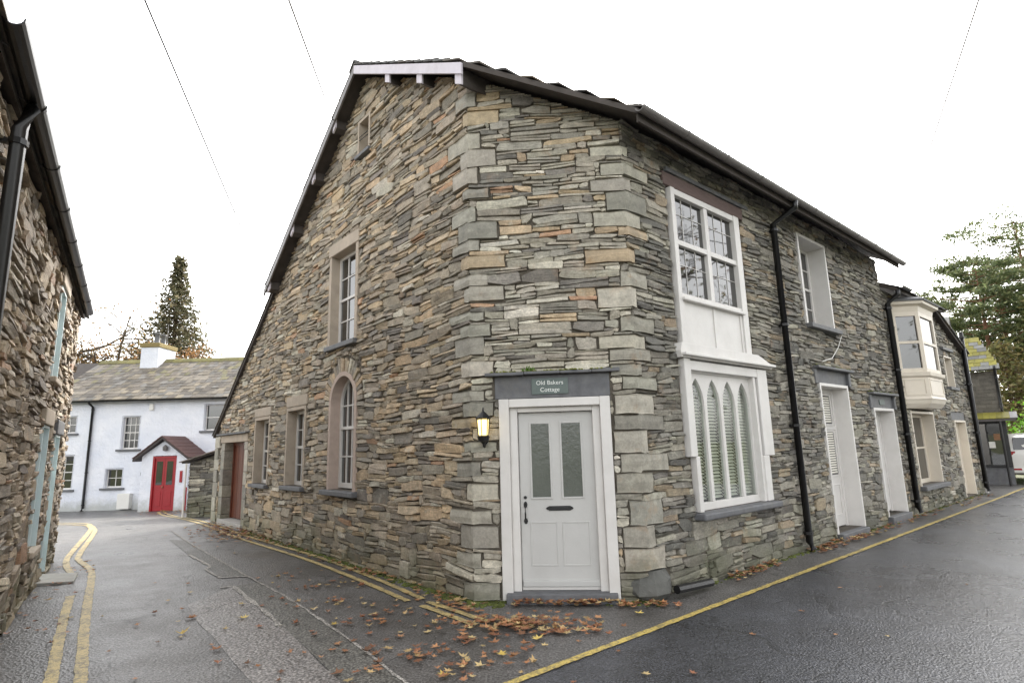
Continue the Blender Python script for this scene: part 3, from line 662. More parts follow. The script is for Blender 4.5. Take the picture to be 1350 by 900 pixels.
# --- lane-side windows
w = sash(house, FL, upL[0], upL[1], upL[2], upL[3], -.12, 3, (2, 2)); reveal(w, FL, upL[0], upL[1], upL[2], upL[3], -.16, .03, 'sandstone', .09)
MB().box(FL, 2.90, 4.06, -.2, .045, 4.922, 5.13).build('lintel', M['sandstone'], w, bevel=.012); MB().box(FL, 2.92, 4.05, -.2, .09, 3.26, 3.338).build('sill', M['lintel'], w, bevel=.01)
w = sash(house, FL, slit[0], slit[1], slit[2], slit[3], -.16, 1, (1, 1), fr=.05); reveal(w, FL, *slit, -.20, .03, 'sandstone', .05)
MB().box(FL, 2.58, 3.08, -.2, .07, 6.36, 6.418).build('sill', M['lintel'], w, bevel=.008)
for z in (6.70, 6.76): MB().tube([FL.P(2.58, .02, z-.03), FL.P(3.1, .02, z)], .007, 6).build('guard_bar', M['black'], w)
for (o, lu0, lu1, lz, sz) in ((wB, 4.84, 5.85, 2.64, .06), (wA, 6.75, 7.77, 2.55, .06)):
    w = sash(house, FL, *o, -.15, 3, (2, 2)); reveal(w, FL, *o, -.20, .028, 'sandstone', .065)
    MB().box(FL, lu0, lu1, -.2, .04, o[3]+.068, lz).build('lintel', M['sandstone'], w, bevel=.012); MB().box(FL, o[0]-.10, o[1]+.10, -.2, .10, o[2]-.075, o[2]-.002).build('sill', M['lintel'], w, bevel=.012)
# arched window
def arc(c, zc, r, n, a0=0, a1=math.pi): return [(c+r*math.cos(a0+(a1-a0)*k/n), zc+r*math.sin(a0+(a1-a0)*k/n)) for k in range(n+1)]
def arch_band(mb, F, c, zc, r0_, r1_, zb, v0, v1, n=14):
    o, i = arc(c, zc, r1_, n), arc(c, zc, r0_, n); o = [(c+r1_, zb)]+o+[(c-r1_, zb)]; i = [(c+r0_, zb)]+i+[(c-r0_, zb)]; m = len(o)
    pts = [F.P(u, v1, z) for u, z in o]+[F.P(u, v1, z) for u, z in i]+[F.P(u, v0, z) for u, z in o]+[F.P(u, v0, z) for u, z in i]
    fs = []
    for k in range(m-1): fs += [(k, k+1, m+k+1, m+k), (2*m+k, 3*m+k, 3*m+k+1, 2*m+k+1), (m+k, m+k+1, 3*m+k+1, 3*m+k), (k, 2*m+k, 2*m+k+1, k+1)]
    fs += [(0, m, 3*m, 2*m), (m-1, 3*m-1, 4*m-1, 2*m-1)]; mb.add(pts, fs, F.flip); return mb
z0a, zma = 1.04, 1.98
fr_ = arch_band(MB(), FL, archc, archspring, archr-.085, archr-.03, z0a, -.21, -.14); fr_.box(FL, archc-archr+.085, archc+archr-.085, -.21, -.142, z0a, z0a+.08).box(FL, archc-archr+.085, archc+archr-.085, -.20, -.135, zma-.025, zma+.025)
w = fr_.build('window', M['white'], house, bevel=.004, label='round-arched sash window')
arch_band(MB(), FL, archc, archspring, archr-.03, archr+.045, 1.02, -.27, .025).build('reveal', M['reveal'], w)
MB().box(FL, 2.80, 4.0, -.2, .11, .94, 1.018).build('sill', M['lintel'], w, bevel=.012)
gx = [archc-archr+.085+(2*archr-.17)*k/4 for k in range(5)]
for k in (1, 2, 3):
    zt = archspring+math.sqrt(max(0, (archr-.085)**2-(gx[k]-archc)**2)); MB().box(FL, gx[k]-.011, gx[k]+.011, -.195, -.155, z0a+.08, zma-.025).build('glazing_bar', M['white'], w); MB().box(FL, gx[k]-.011, gx[k]+.011, -.195, -.155, zma+.025, zt).build('glazing_bar', M['white'], w)
for z in (z0a+.08+.41, 2.34): MB().box(FL, gx[0], gx[4], -.195, -.157, z-.011, z+.011).build('glazing_bar', M['white'], w)
for k in range(4):
    for (p, q) in ((z0a+.08, z0a+.49), (z0a+.49, zma), (zma, 2.34)): MB().box(FL, gx[k], gx[k+1], -.182, -.176, p, q).build('pane', M['glass'], w)
    poly = [(gx[k], 2.34), (gx[k+1], 2.34)]
    for j in range(5): u = gx[k+1]+(gx[k]-gx[k+1])*j/4; poly.append((u, max(2.345, archspring+math.sqrt(max(0, (archr-.075)**2-(u-archc)**2)))))
    MB().prism(FL, poly, -.182, -.176).build('pane', M['glass'], w)
rng = random.Random(41); n = 23
for k in range(n):
    a0, a1 = math.pi*(k+.04)/n, math.pi*(k+.96)/n; r0_, r1_ = archr+.045, archr+rng.uniform(.20, .29); mb = MB()
    p = [(archc+r*math.cos(a), archspring+r*math.sin(a)) for r, a in ((r0_, a0), (r1_, a0+.01), (r1_+rng.uniform(-.02, .02), a1-.01), (r0_, a1))]
    mb.prism(FL, p, -.06, rng.uniform(.01, .035), pick('L', rng)); mb.build('voussoir', M['stone'], wallL, bevel=.006)
# plank door at the far end of the gable
dm = MB().box(FL, dLn[0], dLn[0]+.07, -.26, -.18, .12, dLn[3]).box(FL, dLn[1]-.07, dLn[1], -.26, -.18, .12, dLn[3]).box(FL, dLn[0]+.07, dLn[1]-.07, -.26, -.181, dLn[3]-.07, dLn[3])
dm = dm.build('door', M['wood'], house, label='dark brown boarded door at the end of the gable')
a0 = dLn[0]+.075; nb = 9; bw = (dLn[1]-dLn[0]-.15)/nb
for k in range(nb): MB().box(FL, a0+k*bw+.004, a0+(k+1)*bw-.004, -.25, -.205+.003*(k % 2), .13, dLn[3]-.072).build('plank', M['wood'], dm, bevel=.004)
MB().box(FL, dLn[0]+.09, dLn[0]+.12, -.205, -.15, .62, .80).build('handle', M['black'], dm)
MB().box(FL, 8.30, 10.2, -.35, .06, -.3, .11).build('threshold', M['concrete'], dm, bevel=.01)
rng = random.Random(8)
for side, (a, b) in enumerate(((8.20, 8.42), (10.05, 10.32))):
    z = -.1
    while z < 1.85:
        h = min(rng.uniform(.28, .5), 1.88-z); MB().box(FL, a+(rng.uniform(-.06, 0) if side == 0 else 0), b+(rng.uniform(0, .06) if side else 0), -.2, rng.uniform(.02, .035), z+.004, z+h-.004, pick('Q', rng)).build('jamb_stone', M['dressed'], wallL, bevel=.01); z += h
MB().box(FL, 8.20, 10.36, -.2, .035, 1.885, 2.06).build('lintel', M['sandstone'], dm, bevel=.012); MB().box(FL, 8.1, 10.5, -.1, .12, 2.065, 2.10).build('drip_slate', M['lintel'], dm, bevel=.006)
z = -.3; k = 0
while z < 1.95:
    h = rng.uniform(.2, .36); MB().box(FL, 10.5-(.0 if k % 2 else -.12), LEND+.02, -.3, .03, z+.004, min(z+h, 2.05)-.004, pick('Q', rng)).build('quoin', M['dressed'], wallL, bevel=.012); z += h; k += 1
# --- door on the cut corner
def front_door():
    F = FC; d = MB().box(F, .52, 1.37, -.135, -.09, .13, 1.985); d = d.build('door', M['doorgrey'], house, bevel=.003, label='pale grey front door with two tall panes')
    fr = MB()                                  # broad white surround in two steps
    for (a, b, zt, v0, v1) in ((.315, .43, 2.14, -.05, .045), (.43, .515, 2.06, -.14, -.02)):
        c = 1.55+.315-b+0; e = 1.55+.315-a
        fr.box(F, a, b, v0, v1, .02, zt).box(F, c, e, v0, v1, .02, zt)
    fr.box(F, .43, 1.435, -.05, .044, 2.045, 2.138).box(F, .515, 1.35, -.14, -.021, 1.99, 2.044)
    fr.build('door_frame', M['white'], d, bevel=.008)
    for (a, b) in ((.66, .86), (1.0, 1.21)):
        m = MB(); z0, z1 = 1.06, 1.86
        m.box(F, a-.02, a, -.095, -.078, z0-.02, z1+.02).box(F, b, b+.02, -.095, -.078, z0-.02, z1+.02).box(F, a, b, -.095, -.079, z1, z1+.02).box(F, a, b, -.095, -.079, z0-.02, z0).build('pane_moulding', M['doorgrey'], d, bevel=.003)
        MB().box(F, a, b, -.092, -.086, z0, z1).build('pane', M['frosted'], d)
    for (a, b) in ((.62, .92), (.97, 1.27)):
        z0, z1 = .34, .80; m = MB()
        m.box(F, a, a+.016, -.092, -.084, z0, z1).box(F, b-.016, b, -.092, -.084, z0, z1).box(F, a+.016, b-.016, -.092, -.0845, z1-.016, z1).box(F, a+.016, b-.016, -.092, -.0845, z0, z0+.016).build('panel_moulding', M['doorgrey'], d, bevel=.003)
    MB().box(F, .53, 1.36, -.10, -.055, .135, .20).build('weatherboard', M['doorgrey'], d, bevel=.008)
    lp = MB().box(F, .83, 1.07, -.092, -.080, .915, .965)
    for sx in (-1, 1):
        cx = .95+sx*.12; lp.prism(F, [(cx, .92), (cx+.02, .928), (cx+.032, .94), (cx+.02, .952), (cx, .96)] if sx > 0 else [(cx, .96), (cx-.02, .952), (cx-.032, .94), (cx-.02, .928), (cx, .92)], -.091, -.081)
    lp = lp.build('letter_plate', M['black'], d, bevel=.003); MB().box(F, .865, 1.035, -.083, -.074, .926, .955).build('letter_flap', M['black'], lp, bevel=.003)
    h = MB().tube([F.P(.575, -.085, .985), F.P(.575, -.04, .965), F.P(.575, -.032, .90), F.P(.575, -.04, .835), F.P(.575, -.085, .81)], .009, 8)
    for z in (.985, .81): h.prism(F, [(.575+.022*math.cos(k*math.pi/4), z+.034*math.sin(k*math.pi/4)) for k in range(8)], -.091, -.082)
    h.build('handle', M['black'], d); MB().prism(F, [(.575+.018*math.cos(k*math.pi/5), 1.06+.018*math.sin(k*math.pi/5)) for k in range(10)], -.091, -.078).build('lock', M['black'], d)
    MB().box(F, .36, 1.52, -.3, .10, -.1, .10).build('doorstep', M['lintel'], d, bevel=.012); MB().box(F, .52, 1.37, -.14, -.075, .10, .132).build('threshold', M['white'], d, bevel=.004)
    ln = MB().box(F, .27, 1.56, -.2, -.002, 2.145, 2.40).build('lintel', M['lintel'], d, bevel=.006, label='blue-grey slate lintel')
    rng = random.Random(2); m = MB(); u = .17
    while u < 1.66: 
        w = rng.uniform(.2, .45); m.box(F, u, min(u+w, 1.68)-.004, -.1, .075+rng.uniform(-.02, .02), 2.405+rng.uniform(-.006, .006), 2.44+rng.uniform(-.006, .01)); u += w
    m.build('drip_slate', M['lintel'], d, bevel=.006)
    # moss and a small fern on the ledge
    m = MB(); 
    for k in range(130):
        a = rng.uniform(.2, 1.2) if rng.random() < .6 else rng.uniform(.9, 1.62); r = rng.uniform(.008, .022); c = F.P(a, rng.uniform(.0, .075), 2.44); m.lathe(c, [(r, 0), (r*.8, r*.5), (r*.2, r*.8)], 5, shade(lin((104, 108, 40)), rng, .7, 1.3))
    m.build('moss', M['moss'], d, kind='stuff')
    return d
fdoor = front_door()
def leaf_quad(mb, c, size, rng, col, flat=None, ratio=.6):
    a = Vector((rng.gauss(0, 1), rng.gauss(0, 1), rng.gauss(0, 1)*(1 if flat is None else flat))).normalized(); b = a.cross(Vector((rng.gauss(0, 1), rng.gauss(0, 1), rng.gauss(0, 1)))).normalized()
    a *= size/2; b *= size*ratio/2; c = Vector(c)
    mb.add([c-a, c+b*.9, c+a, c-b*.9], [(0, 1, 2, 3)], False, col)
rng = random.Random(77); mb = MB()
for k in range(40):                             # small fern on the ledge over the door
    a = rng.uniform(0, 6.28); L = rng.uniform(.03, .10); c = FC.P(.66+rng.uniform(-.02, .02)+math.cos(a)*L*.7, .05+abs(math.sin(a))*L*.4, 2.45+L*.5*rng.random()); leaf_quad(mb, c, .035, rng, shade(lin((92, 128, 44)), rng, .6, 1.4))
tag(mb.build('fern', M['leaf'], None), 'tiny green fern growing on the ledge above the front door', 'fern')
def text_mesh(s, F, u, v, z, size, mat, parent, name='lettering', spacing=1.):
    cu = bpy.data.curves.new(name, 'FONT'); cu.body = s; cu.size = size; cu.align_x = 'CENTER'; cu.extrude = .0012; cu.space_character = spacing
    to = bpy.data.objects.new(name, cu); COL.objects.link(to); bpy.context.view_layer.update(); me = bpy.data.meshes.new_from_object(to.evaluated_get(bpy.context.evaluated_depsgraph_get()))
    bpy.data.objects.remove(to); mb = MB(); mb.add([F.P(u+p.co.x, v+p.co.z, z+p.co.y) for p in me.vertices], [tuple(f.vertices) for f in me.polygons], F.flip); return mb.build(name, mat, parent)
plq = MB().box(FC, .69, 1.10, -.001, .012, 2.185, 2.365).build('name_plaque', M['plaque'], None, bevel=.002); tag(plq, 'small green slate plaque lettered Old Bakers Cottage on the lintel over the door', 'sign')
text_mesh('Old Bakers', FC, .895, .0135, 2.290, .066, M['letter'], plq, spacing=1.02); text_mesh('Cottage', FC, .895, .0135, 2.212, .066, M['letter'], plq, spacing=1.02)
# --- lantern left of the door
def lantern():
    c = np.array(FC.P(.155, .15, 1.62)); o = empty('wall_lantern', tuple(c), 'small lit black carriage lantern on the wall left of the front door', 'lantern')
    MB().lathe(c, [(.006, 0), (.012, .03), (.03, .05), (.058, .07), (.066, .10), (.07, .115), (.05, .125)], 12).build('base', M['black'], o)
    MB().lathe(c, [(.082, .305), (.086, .315), (.05, .35), (.028, .375), (.012, .385), (.006, .43)], 12).build('cap', M['black'], o)
    for k in range(6):
        a0, a1 = k*math.pi/3+.26, (k+1)*math.pi/3+.26; q = [(c[0]+r*math.cos(a), c[1]+r*math.sin(a), c[2]+z) for (r, z, a) in ((.056, .125, a0), (.056, .125, a1), (.070, .305, a1), (.070, .305, a0))]
        MB().tube([(c[0]+.058*math.cos(a0), c[1]+.058*math.sin(a0), c[2]+.12), (c[0]+.072*math.cos(a0), c[1]+.072*math.sin(a0), c[2]+.31)], .005, 6).build('glazing_bar', M['black'], o)
        m = MB(); m.add(q, [(0, 1, 2, 3)]); m.add([(p[0]*.98+c[0]*.02, p[1]*.98+c[1]*.02, p[2]) for p in q], [(3, 2, 1, 0)]); m.build('pane', M['lamp'] if False else M['clear'], o)
    MB().lathe(c, [(.012, .13), (.014, .17), (.026, .21), (.022, .25), (.008, .275)], 10).build('bulb', M['bulb'], o, smooth=True)
    MB().lathe(c, [(.049, .128), (.060, .295)], 12).build('frosted_globe', M['lamp'], o, smooth=True)
    MB().tube([FC.P(.155, .02, 1.66), FC.P(.155, .08, 1.62), FC.P(.155, .13, 1.66)], .012, 8).prism(FC, [(.155+.04*math.cos(k*math.pi/6), 1.70+.055*math.sin(k*math.pi/6)) for k in range(12)], .0, .035).build('bracket', M['black'], o)
    return o
lantern()
# --- road-side joinery
def road_side():
    F = FR
    # tall upper window with apron panel
    a, b, z0, z1 = .92, 2.66, 3.40, 4.86; m = MB(); v = .05
    m.box(F, a, a+.085, -.1, v, 2.74, z1).box(F, b-.15, b, -.1, v, 2.74, z1).box(F, a+.085, b-.15, -.1, v-.01, z1-.085, z1).box(F, a+.085, b-.15, -.1, v-.012, 3.385, 3.455)
    um = (a+b)/2-.02; m.box(F, um-.045, um+.045, -.1, v-.02, 3.455, z1-.085).box(F, a+.085, um-.045, -.1, v-.022, 4.10, 4.17).box(F, um+.045, b-.15, -.1, v-.022, 4.10, 4.17)
    w = m.build('window', M['white'], house, bevel=.006, label='large upper casement window with panelled white apron')
    for (p, q) in ((a+.085, um-.045), (um+.045, b-.15)):
        for (r, s) in ((3.455, 4.10), (4.17, z1-.085)):
            MB().box(F, p, q, -.03, -.024, r, s).build('pane', M['glass'], w)
            for k in (1, 2): MB().box(F, p+(q-p)*k/3-.0035, p+(q-p)*k/3+.0035, -.024, -.016, r, s).build('glazing_bar', M['white'], w)
            MB().box(F, p, q, -.024, -.015, r+(s-r)*.62-.0035, r+(s-r)*.62+.0035).build('glazing_bar', M['white'], w)
    MB().box(F, a+.07, b-.13, -.02, .085, 3.36, 3.40).build('sill', M['white'], w, bevel=.008)
    ap = MB().box(F, a+.085, b-.15, -.1, .018, 2.74, 3.36); ap = ap.build('apron_panel', M['white'], w)
    for x in (a+.09, um-.03, b-.21): MB().box(F, x, x+.055, .018, .032, 2.80, 3.355).build('apron_stile', M['white'], ap, bevel=.003)
    MB().box(F, a+.02, b-.05, -.05, .06, 2.735, 2.80).build('apron_rail', M['white'], w, bevel=.005)
    MB().box(F, .80, 2.84, -.1, .03, 4.87, 5.05).build('lintel', M['oldwood'], w, bevel=.01, label='old dark timber lintel')
    MB().box(F, .86, 3.0, -.1, .05, 5.06, 5.12).build('drip_slate', M['lintel'], w, bevel=.006)
    # gothic window
    g = MB().box(F, .88, 1.02, -.1, .07, 1.44, 2.62).box(F, .98, 1.06, -.1, .068, .80, 1.44).box(F, 2.70, 2.98, -.1, .07, 1.40, 2.60).box(F, 2.66, 2.82, -.1, .068, .80, 1.40).box(F, 1.02, 2.70, -.1, .066, 2.48, 2.60)
    g = g.build('window', M['white'], house, bevel=.008, label='white four-light gothic window with venetian blinds')
    MB().prism(F, [(.80, 2.62), (3.10, 2.62), (3.14, 2.66), (3.10, 2.69), (2.74, 2.80), (.82, 2.80), (.78, 2.70)], -.08, .10).build('cornice', M['white'], g, bevel=.006); MB().box(F, .80, 3.12, -.08, .16, 2.64, 2.675).build('cornice_edge', M['white'], g, bevel=.008)
    MB().box(F, 1.02, 1.055, -.28, -.09, .80, 2.48).box(F, 2.60, 2.66, -.28, .05, .80, 2.48).box(F, 1.055, 2.60, -.28, .0, 2.46, 2.50).build('reveal', M['white'], g, bevel=.004)
    a, b, z0, z1 = 1.055, 2.60, .80, 2.46; fv0, fv1 = -.09, -.02; n = 4
    MB().box(F, a, b, fv0, fv1, z0, z0+.09).build('bottom_rail', M['white'], g, bevel=.005)
    lw = (b-a)/n; sp, apx = 2.06, 2.40
    for k in range(n+1): x = a+lw*k; MB().box(F, max(a, x-.032), min(b, x+.032), fv0, fv1-.004, z0+.09, sp).build('mullion', M['white'], g, bevel=.006)
    for k in range(n):
        x0, x1 = a+lw*k+.032, a+lw*(k+1)-.032; xm = (x0+x1)/2; hw = (x1-x0)/2; pts = []
        R = (hw*hw+(apx-sp)**2)/(2*hw)
        l_ = [(x0+R-math.sqrt(max(0, R*R-(z-sp)**2)), z) for z in [sp+(apx-sp)*i/7 for i in range(8)]]; r_ = [(x1-(p[0]-x0), p[1]) for p in l_]
        m = MB(); e0, e1 = a+lw*k, a+lw*(k+1)                    # pierced head of the light
        for i in range(7):
            m.prism(F, [(e0, l_[i][1]), l_[i], l_[i+1], (e0, l_[i+1][1])], fv0, fv1-.006); m.prism(F, [r_[i], (e1, r_[i][1]), (e1, r_[i+1][1]), r_[i+1]], fv0, fv1-.006)
        m.box(F, e0, e1, fv0, fv1-.006, apx, z1); m.build('tracery_head', M['white'], g)
        MB().prism(F, [(x0, z0+.09), (x1, z0+.09)]+r_+l_[::-1], -.062, -.057).build('pane', M['clear'], g)
        m = MB().tube([F.P(x0+.05, -.12, .9), F.P(x0+.05, -.12, 2.4)], .004, 5); bl = m.build('blind', M['blind'], g)
        z = .93
        while z < 2.40:
            s = MB(); s.add([F.P(u, v, zz) for u in (x0-.015, x1+.015) for (v, zz) in ((-.150, z+.012), (-.110, z-.014), (-.110, z-.016), (-.150, z+.010))], [(0, 1, 5, 4), (1, 2, 6, 5), (2, 3, 7, 6), (3, 0, 4, 7)]); s.build('slat', M['blind'], bl); z += .042
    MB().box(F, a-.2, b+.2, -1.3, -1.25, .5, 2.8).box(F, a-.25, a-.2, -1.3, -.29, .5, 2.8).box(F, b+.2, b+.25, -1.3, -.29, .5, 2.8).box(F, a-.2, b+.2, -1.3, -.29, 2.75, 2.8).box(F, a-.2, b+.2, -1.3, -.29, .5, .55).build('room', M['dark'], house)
    MB().box(F, .92, 2.88, -.15, .16, .715, .795).build('sill', M['lintel'], g, bevel=.02)
    # upper sash further along
    w = sash(house, F, w2R[0]+.02, w2R[1]-.02, w2R[2], w2R[3]-.02, -.26, 4, (2, 2)); reveal(w, F, w2R[0]+.02, w2R[1]-.02, w2R[2], w2R[3]-.02, -.30, .035, 'white', .05); MB().box(F, 4.70, 6.0, -.1, .13, 3.44, 3.518).build('sill', M['lintel'], w, bevel=.01)
    # two plank/panel doors with slate hoods
    for i, (d, lz, hood, lab) in enumerate(((d2R, 2.76, 2.84, 'white half-glazed door with blind and top light'), (d3R, 2.42, 2.50, 'white painted door beside the end downpipe'))):
        v = -.24; dr = MB().box(F, d[0]+.07, d[1]-.07, v-.045, v, d[2]+.02, d[3]-.07).build('door', M['white'], house, bevel=.003, label=lab)
        m = MB().box(F, d[0], d[0]+.07, v-.06, v+.02, d[2], d[3]).box(F, d[1]-.07, d[1], v-.06, v+.02, d[2], d[3]).box(F, d[0]+.07, d[1]-.07, v-.06, v+.019, d[3]-.07, d[3]); m.build('door_frame', M['white'], dr, bevel=.004)
        reveal(dr, F, d[0], d[1], d[2], d[3], v-.06, .035, 'white', .05)
        MB().box(F, d[0]-.18, d[1]+.16, -.1, -.0, d[3]+.055, lz).build('lintel', M['lintel'], dr, bevel=.005); MB().box(F, d[0]-.22, d[1]+.2, -.1, .12, lz+.005, lz+.05).build('hood_slate', M['lintel'], dr, bevel=.008)
        for x in (d[0]-.22, d[1]+.10): MB().box(F, x, x+.10, -.1, .05, d[3]+.03, lz).build('hood_bracket', M['lintel'], dr, bevel=.01)
        MB().box(F, d[0]-.02, d[1]+.02, -.3, .10, -.05, d[2]).build('doorstep', M['lintel'], dr, bevel=.012)
        rr = random.Random(i); m = MB()
        for k in range(70): r = rr.uniform(.01, .03); m.lathe(F.P(rr.uniform(d[0]-.2, d[1]+.15), rr.uniform(-.02, .1), lz+.05), [(r, 0), (r*.8, r*.5), (r*.2, r*.8)], 5, shade(lin((92, 98, 44)), rr, .7, 1.3))
        m.build('moss', M['moss'], dr, kind='stuff')
        if i == 0:
            x0, x1 = d[0]+.16, d[1]-.16
            for (p, q, nm) in ((d[3]-.62, d[3]-.12, 'top_light'), (.98, d[3]-.76, 'pane')):
                pn = MB().box(F, x0, x1, v-.004, v+.004, p, q).build(nm, M['glass'], dr); 
                m = MB().box(F, x0-.03, x0, v, v+.018, p-.03, q+.03).box(F, x1, x1+.03, v, v+.018, p-.03, q+.03).box(F, x0, x1, v, v+.017, q, q+.03).box(F, x0, x1, v, v+.017, p-.03, p); m.build('pane_moulding', M['white'], dr, bevel=.003)
                z = p+.03
                while z < q-.02: MB().box(F, x0+.02, x1-.02, v+.004, v+.007, z, z+.026).build('blind_slat', M['blind'], pn); z += .042
            MB().box(F, d[0]+.07, d[1]-.07, v, v+.02, d[3]-.72, d[3]-.66).build('transom', M['white'], dr, bevel=.003)
            m = MB().box(F, x0, x0+.02, v, v+.012, .3, .82).box(F, x1-.02, x1, v, v+.012, .3, .82).box(F, x0+.02, x1-.02, v, v+.011, .80, .82).box(F, x0+.02, x1-.02, v, v+.011, .3, .32); m.build('panel_moulding', M['white'], dr, bevel=.003)
        else:
            nb = 6; x0 = d[0]+.075; bw = (d[1]-d[0]-.15)/nb
            for k in range(nb): MB().box(F, x0+k*bw+.003, x0+(k+1)*bw-.003, v, v+.012, d[2]+.03, d[3]-.08).build('plank', M['white'], dr, bevel=.003)
            MB().tube([F.P(d[0]+.17, v+.01, 1.02), F.P(d[0]+.17, v+.05, 1.0), F.P(d[0]+.17, v+.05, .92), F.P(d[0]+.17, v+.01, .90)], .009, 6).build('handle', M['black'], dr)
            text_mesh('1', F, (d[0]+d[1])/2, .004, d[3]+.13, .0001, M['letter'], dr) if False else None
            MB().box(F, 7.82, 8.12, .0, .012, 2.24, 2.34).build('number_plate', M['plaque'], dr, bevel=.002)
road_side()
c = MB().tube([FR.P(6.02, .09, 3.42), FR.P(5.9, .05, 3.2), FR.P(5.55, .05, 2.98), FR.P(5.12, .05, 2.90)], .008, 6).build('slack_cable', M['plastic'], house)
MB().tube([FR.P(.25, .16, .10), FR.P(.9, .17, .07)], .045, 8).build('ground_pipe', M['black'], house)
#@@NEXT

# ================================================================== the lower house further along the road
def terrace():
    F = FR; H = empty('terraced_house', F.P(12.2, -2, 0), 'lower dark stone terraced house with cream oriel bay, right of the corner cottage', 'house')
    U0, U1 = 8.9, 15.5; top = lambda u: np.where(u < 12.55, 4.80, 4.80-.34*(u-12.55))
    win3, win4, d4 = (9.70, 11.34, .54, 2.10), (13.28, 13.98, 2.85, 3.64), (13.30, 14.34, .05, 1.93)
    wall = backing(F, U0, U1, -.2, lambda u: float(top(u)), [win3, win4, d4], 'wall', H, M['mortar'], brk=(12.55,))
    MB().box(Fr(F.P(U1, 0, 0), -nR, dR), 0.05, 5, -.4, 0, -.2, 3.8).build('wall', M['mortar'], H)
    st = pack(U0+.05, U1, -.1, 4.8, rects_ok([(win3[0]-.06, win3[1]+.06, .44, 2.18), (win4[0]-.05, win4[1]+.05, 2.77, 3.68), (d4[0]-.05, d4[1]+.05, -1, 1.97), (13.1, 14.5, 1.97, 2.2), (9.45, 11.5, 2.2, 4.6)], lambda U: top(U)-.03), 201, 1.1, 1., .9)
    masonry(H, [(wall, F, st, 'R', (-.005, .036), .014)], 31)
    w = sash(H, F, *win3, -.20, 1, (1, 1), fr=.07, mat='cream'); reveal(w, F, *win3, -.24, .035, 'cream', .05); MB().box(F, 9.6, 11.5, -.1, .14, .45, .538).build('sill', M['lintel'], w, bevel=.012)
    w = sash(H, F, *win4, -.16, 1, (1, 1), fr=.05, mat='cream'); reveal(w, F, *win4, -.2, .03, 'cream', .04); MB().box(F, 13.2, 14.06, -.1, .1, 2.77, 2.848).build('sill', M['lintel'], w, bevel=.01); MB().box(F, 13.1, 14.1, -.1, .08, 3.82, 3.90).build('drip_slate', M['lintel'], w, bevel=.01)
    dr = MB().box(F, d4[0], d4[1], -.2, -.15, .06, d4[3]).build('door', M['cream'], H, label='plain cream door with worn foot'); reveal(dr, F, *d4, -.2, .035, 'cream', .05)
    nb = 7; bw = (d4[1]-d4[0])/nb
    for k in range(nb): MB().box(F, d4[0]+k*bw+.003, d4[0]+(k+1)*bw-.003, -.15, -.138, .08, d4[3]-.02).build('plank', M['cream'], dr)
    MB().box(F, d4[0]+.1, d4[0]+.16, -.14, -.10, .98, 1.04).build('handle', M['black'], dr); MB().box(F, 13.12, 14.5, -.1, .0, 1.985, 2.2).build('lintel', M['lintel'], dr, bevel=.006)
    # canted oriel bay
    pl = lambda e=0.: [(9.44-e, 0), (9.84-e*.4, .41+e), (10.98+e*.4, .41+e), (11.38+e, 0)]
    def ring(mb, prof, mat=None):               # stacked rings of (z, e)
        P = [[F.P(u, v, z) for u, v in pl(e)] for z, e in prof]
        for a, b in zip(P[:-1], P[1:]):
            for i in range(3): mb.add([a[i], a[i+1], b[i+1], b[i]], [(0, 1, 2, 3)])
        mb.add(P[-1], [(0, 1, 2, 3)]); mb.add(P[0], [(3, 2, 1, 0)]); return mb
    bay = ring(MB(), [(2.20, -.10), (2.30, -.02), (2.36, .0), (2.40, .02), (2.44, .0), (2.86, .0), (2.90, .05), (2.97, .06), (2.99, .0)]).build('bay_window', M['cream'], H, label='cream canted oriel bay on the upper floor')
    ring(MB(), [(4.34, .0), (4.46, .02), (4.50, .12), (4.56, .13)]).build('bay_cornice', M['cream'], bay)
    ring(MB(), [(4.562, .16), (4.60, .17), (4.66, .06)]).build('bay_roof', M['lintel'], bay)
    pts = pl(0)
    for i in range(3):
        (ua, va), (ub, vb) = pts[i], pts[i+1]; a, b = np.array(F.P(ua, va, 0)), np.array(F.P(ub, vb, 0)); L = np.linalg.norm(b-a); d = (b-a)/L; Fb = Fr(a, d, np.array([d[1], -d[0], 0]))
        m = MB().box(Fb, .0, .075, -.07, .0, 2.99, 4.34).box(Fb, L-.075, L, -.07, .0, 2.99, 4.34).box(Fb, .075, L-.075, -.07, -.002, 4.24, 4.34).box(Fb, .075, L-.075, -.07, -.002, 2.99, 3.07).box(Fb, .075, L-.075, -.065, -.004, 3.62, 3.68)
        f = m.build('bay_light', M['cream'], bay)
        for (p, q) in ((3.07, 3.62), (3.68, 4.24)): MB().box(Fb, .075, L-.075, -.04, -.034, p, q).build('pane', M['glass'], f)
        m = MB(); x0, x1 = .06, L-.06
        m.box(Fb, x0, x0+.03, 0, .012, 2.48, 2.84).box(Fb, x1-.03, x1, 0, .012, 2.48, 2.84).box(Fb, x0+.03, x1-.03, 0, .011, 2.81, 2.84).box(Fb, x0+.03, x1-.03, 0, .011, 2.48, 2.51).build('panel_moulding', M['cream'], bay)
    # roof
    zf = lambda s: 4.92+.5*s
    r = MB().slab([RP(u, s, zf(s)) for u, s in ((8.92, -.3), (12.75, -.3), (12.75, 3.6), (8.92, 3.6))], .08)
    zl = lambda u: 4.93-.34*(u-12.55)
    r.slab([RP(u, s, zl(u)) for u, s in ((12.75, -.12), (15.6, -.12), (15.6, 4), (12.75, 4))], .07); r = r.build('roof', M['soffit'], H)
    rng = random.Random(9); sl = MB()
    s = -.36; c = 0
    while s < 3.5:
        u = 8.94
        while u < 12.75: wd = rng.uniform(.25, .42); m = MB() if c == 0 else sl; slate_piece(m, u, min(u+wd-.006, 12.8), s, s+.38, zf, .022, rng); m.build('slate', M['slate'], r) if c == 0 else None; u += wd
        s += .24; c += 1
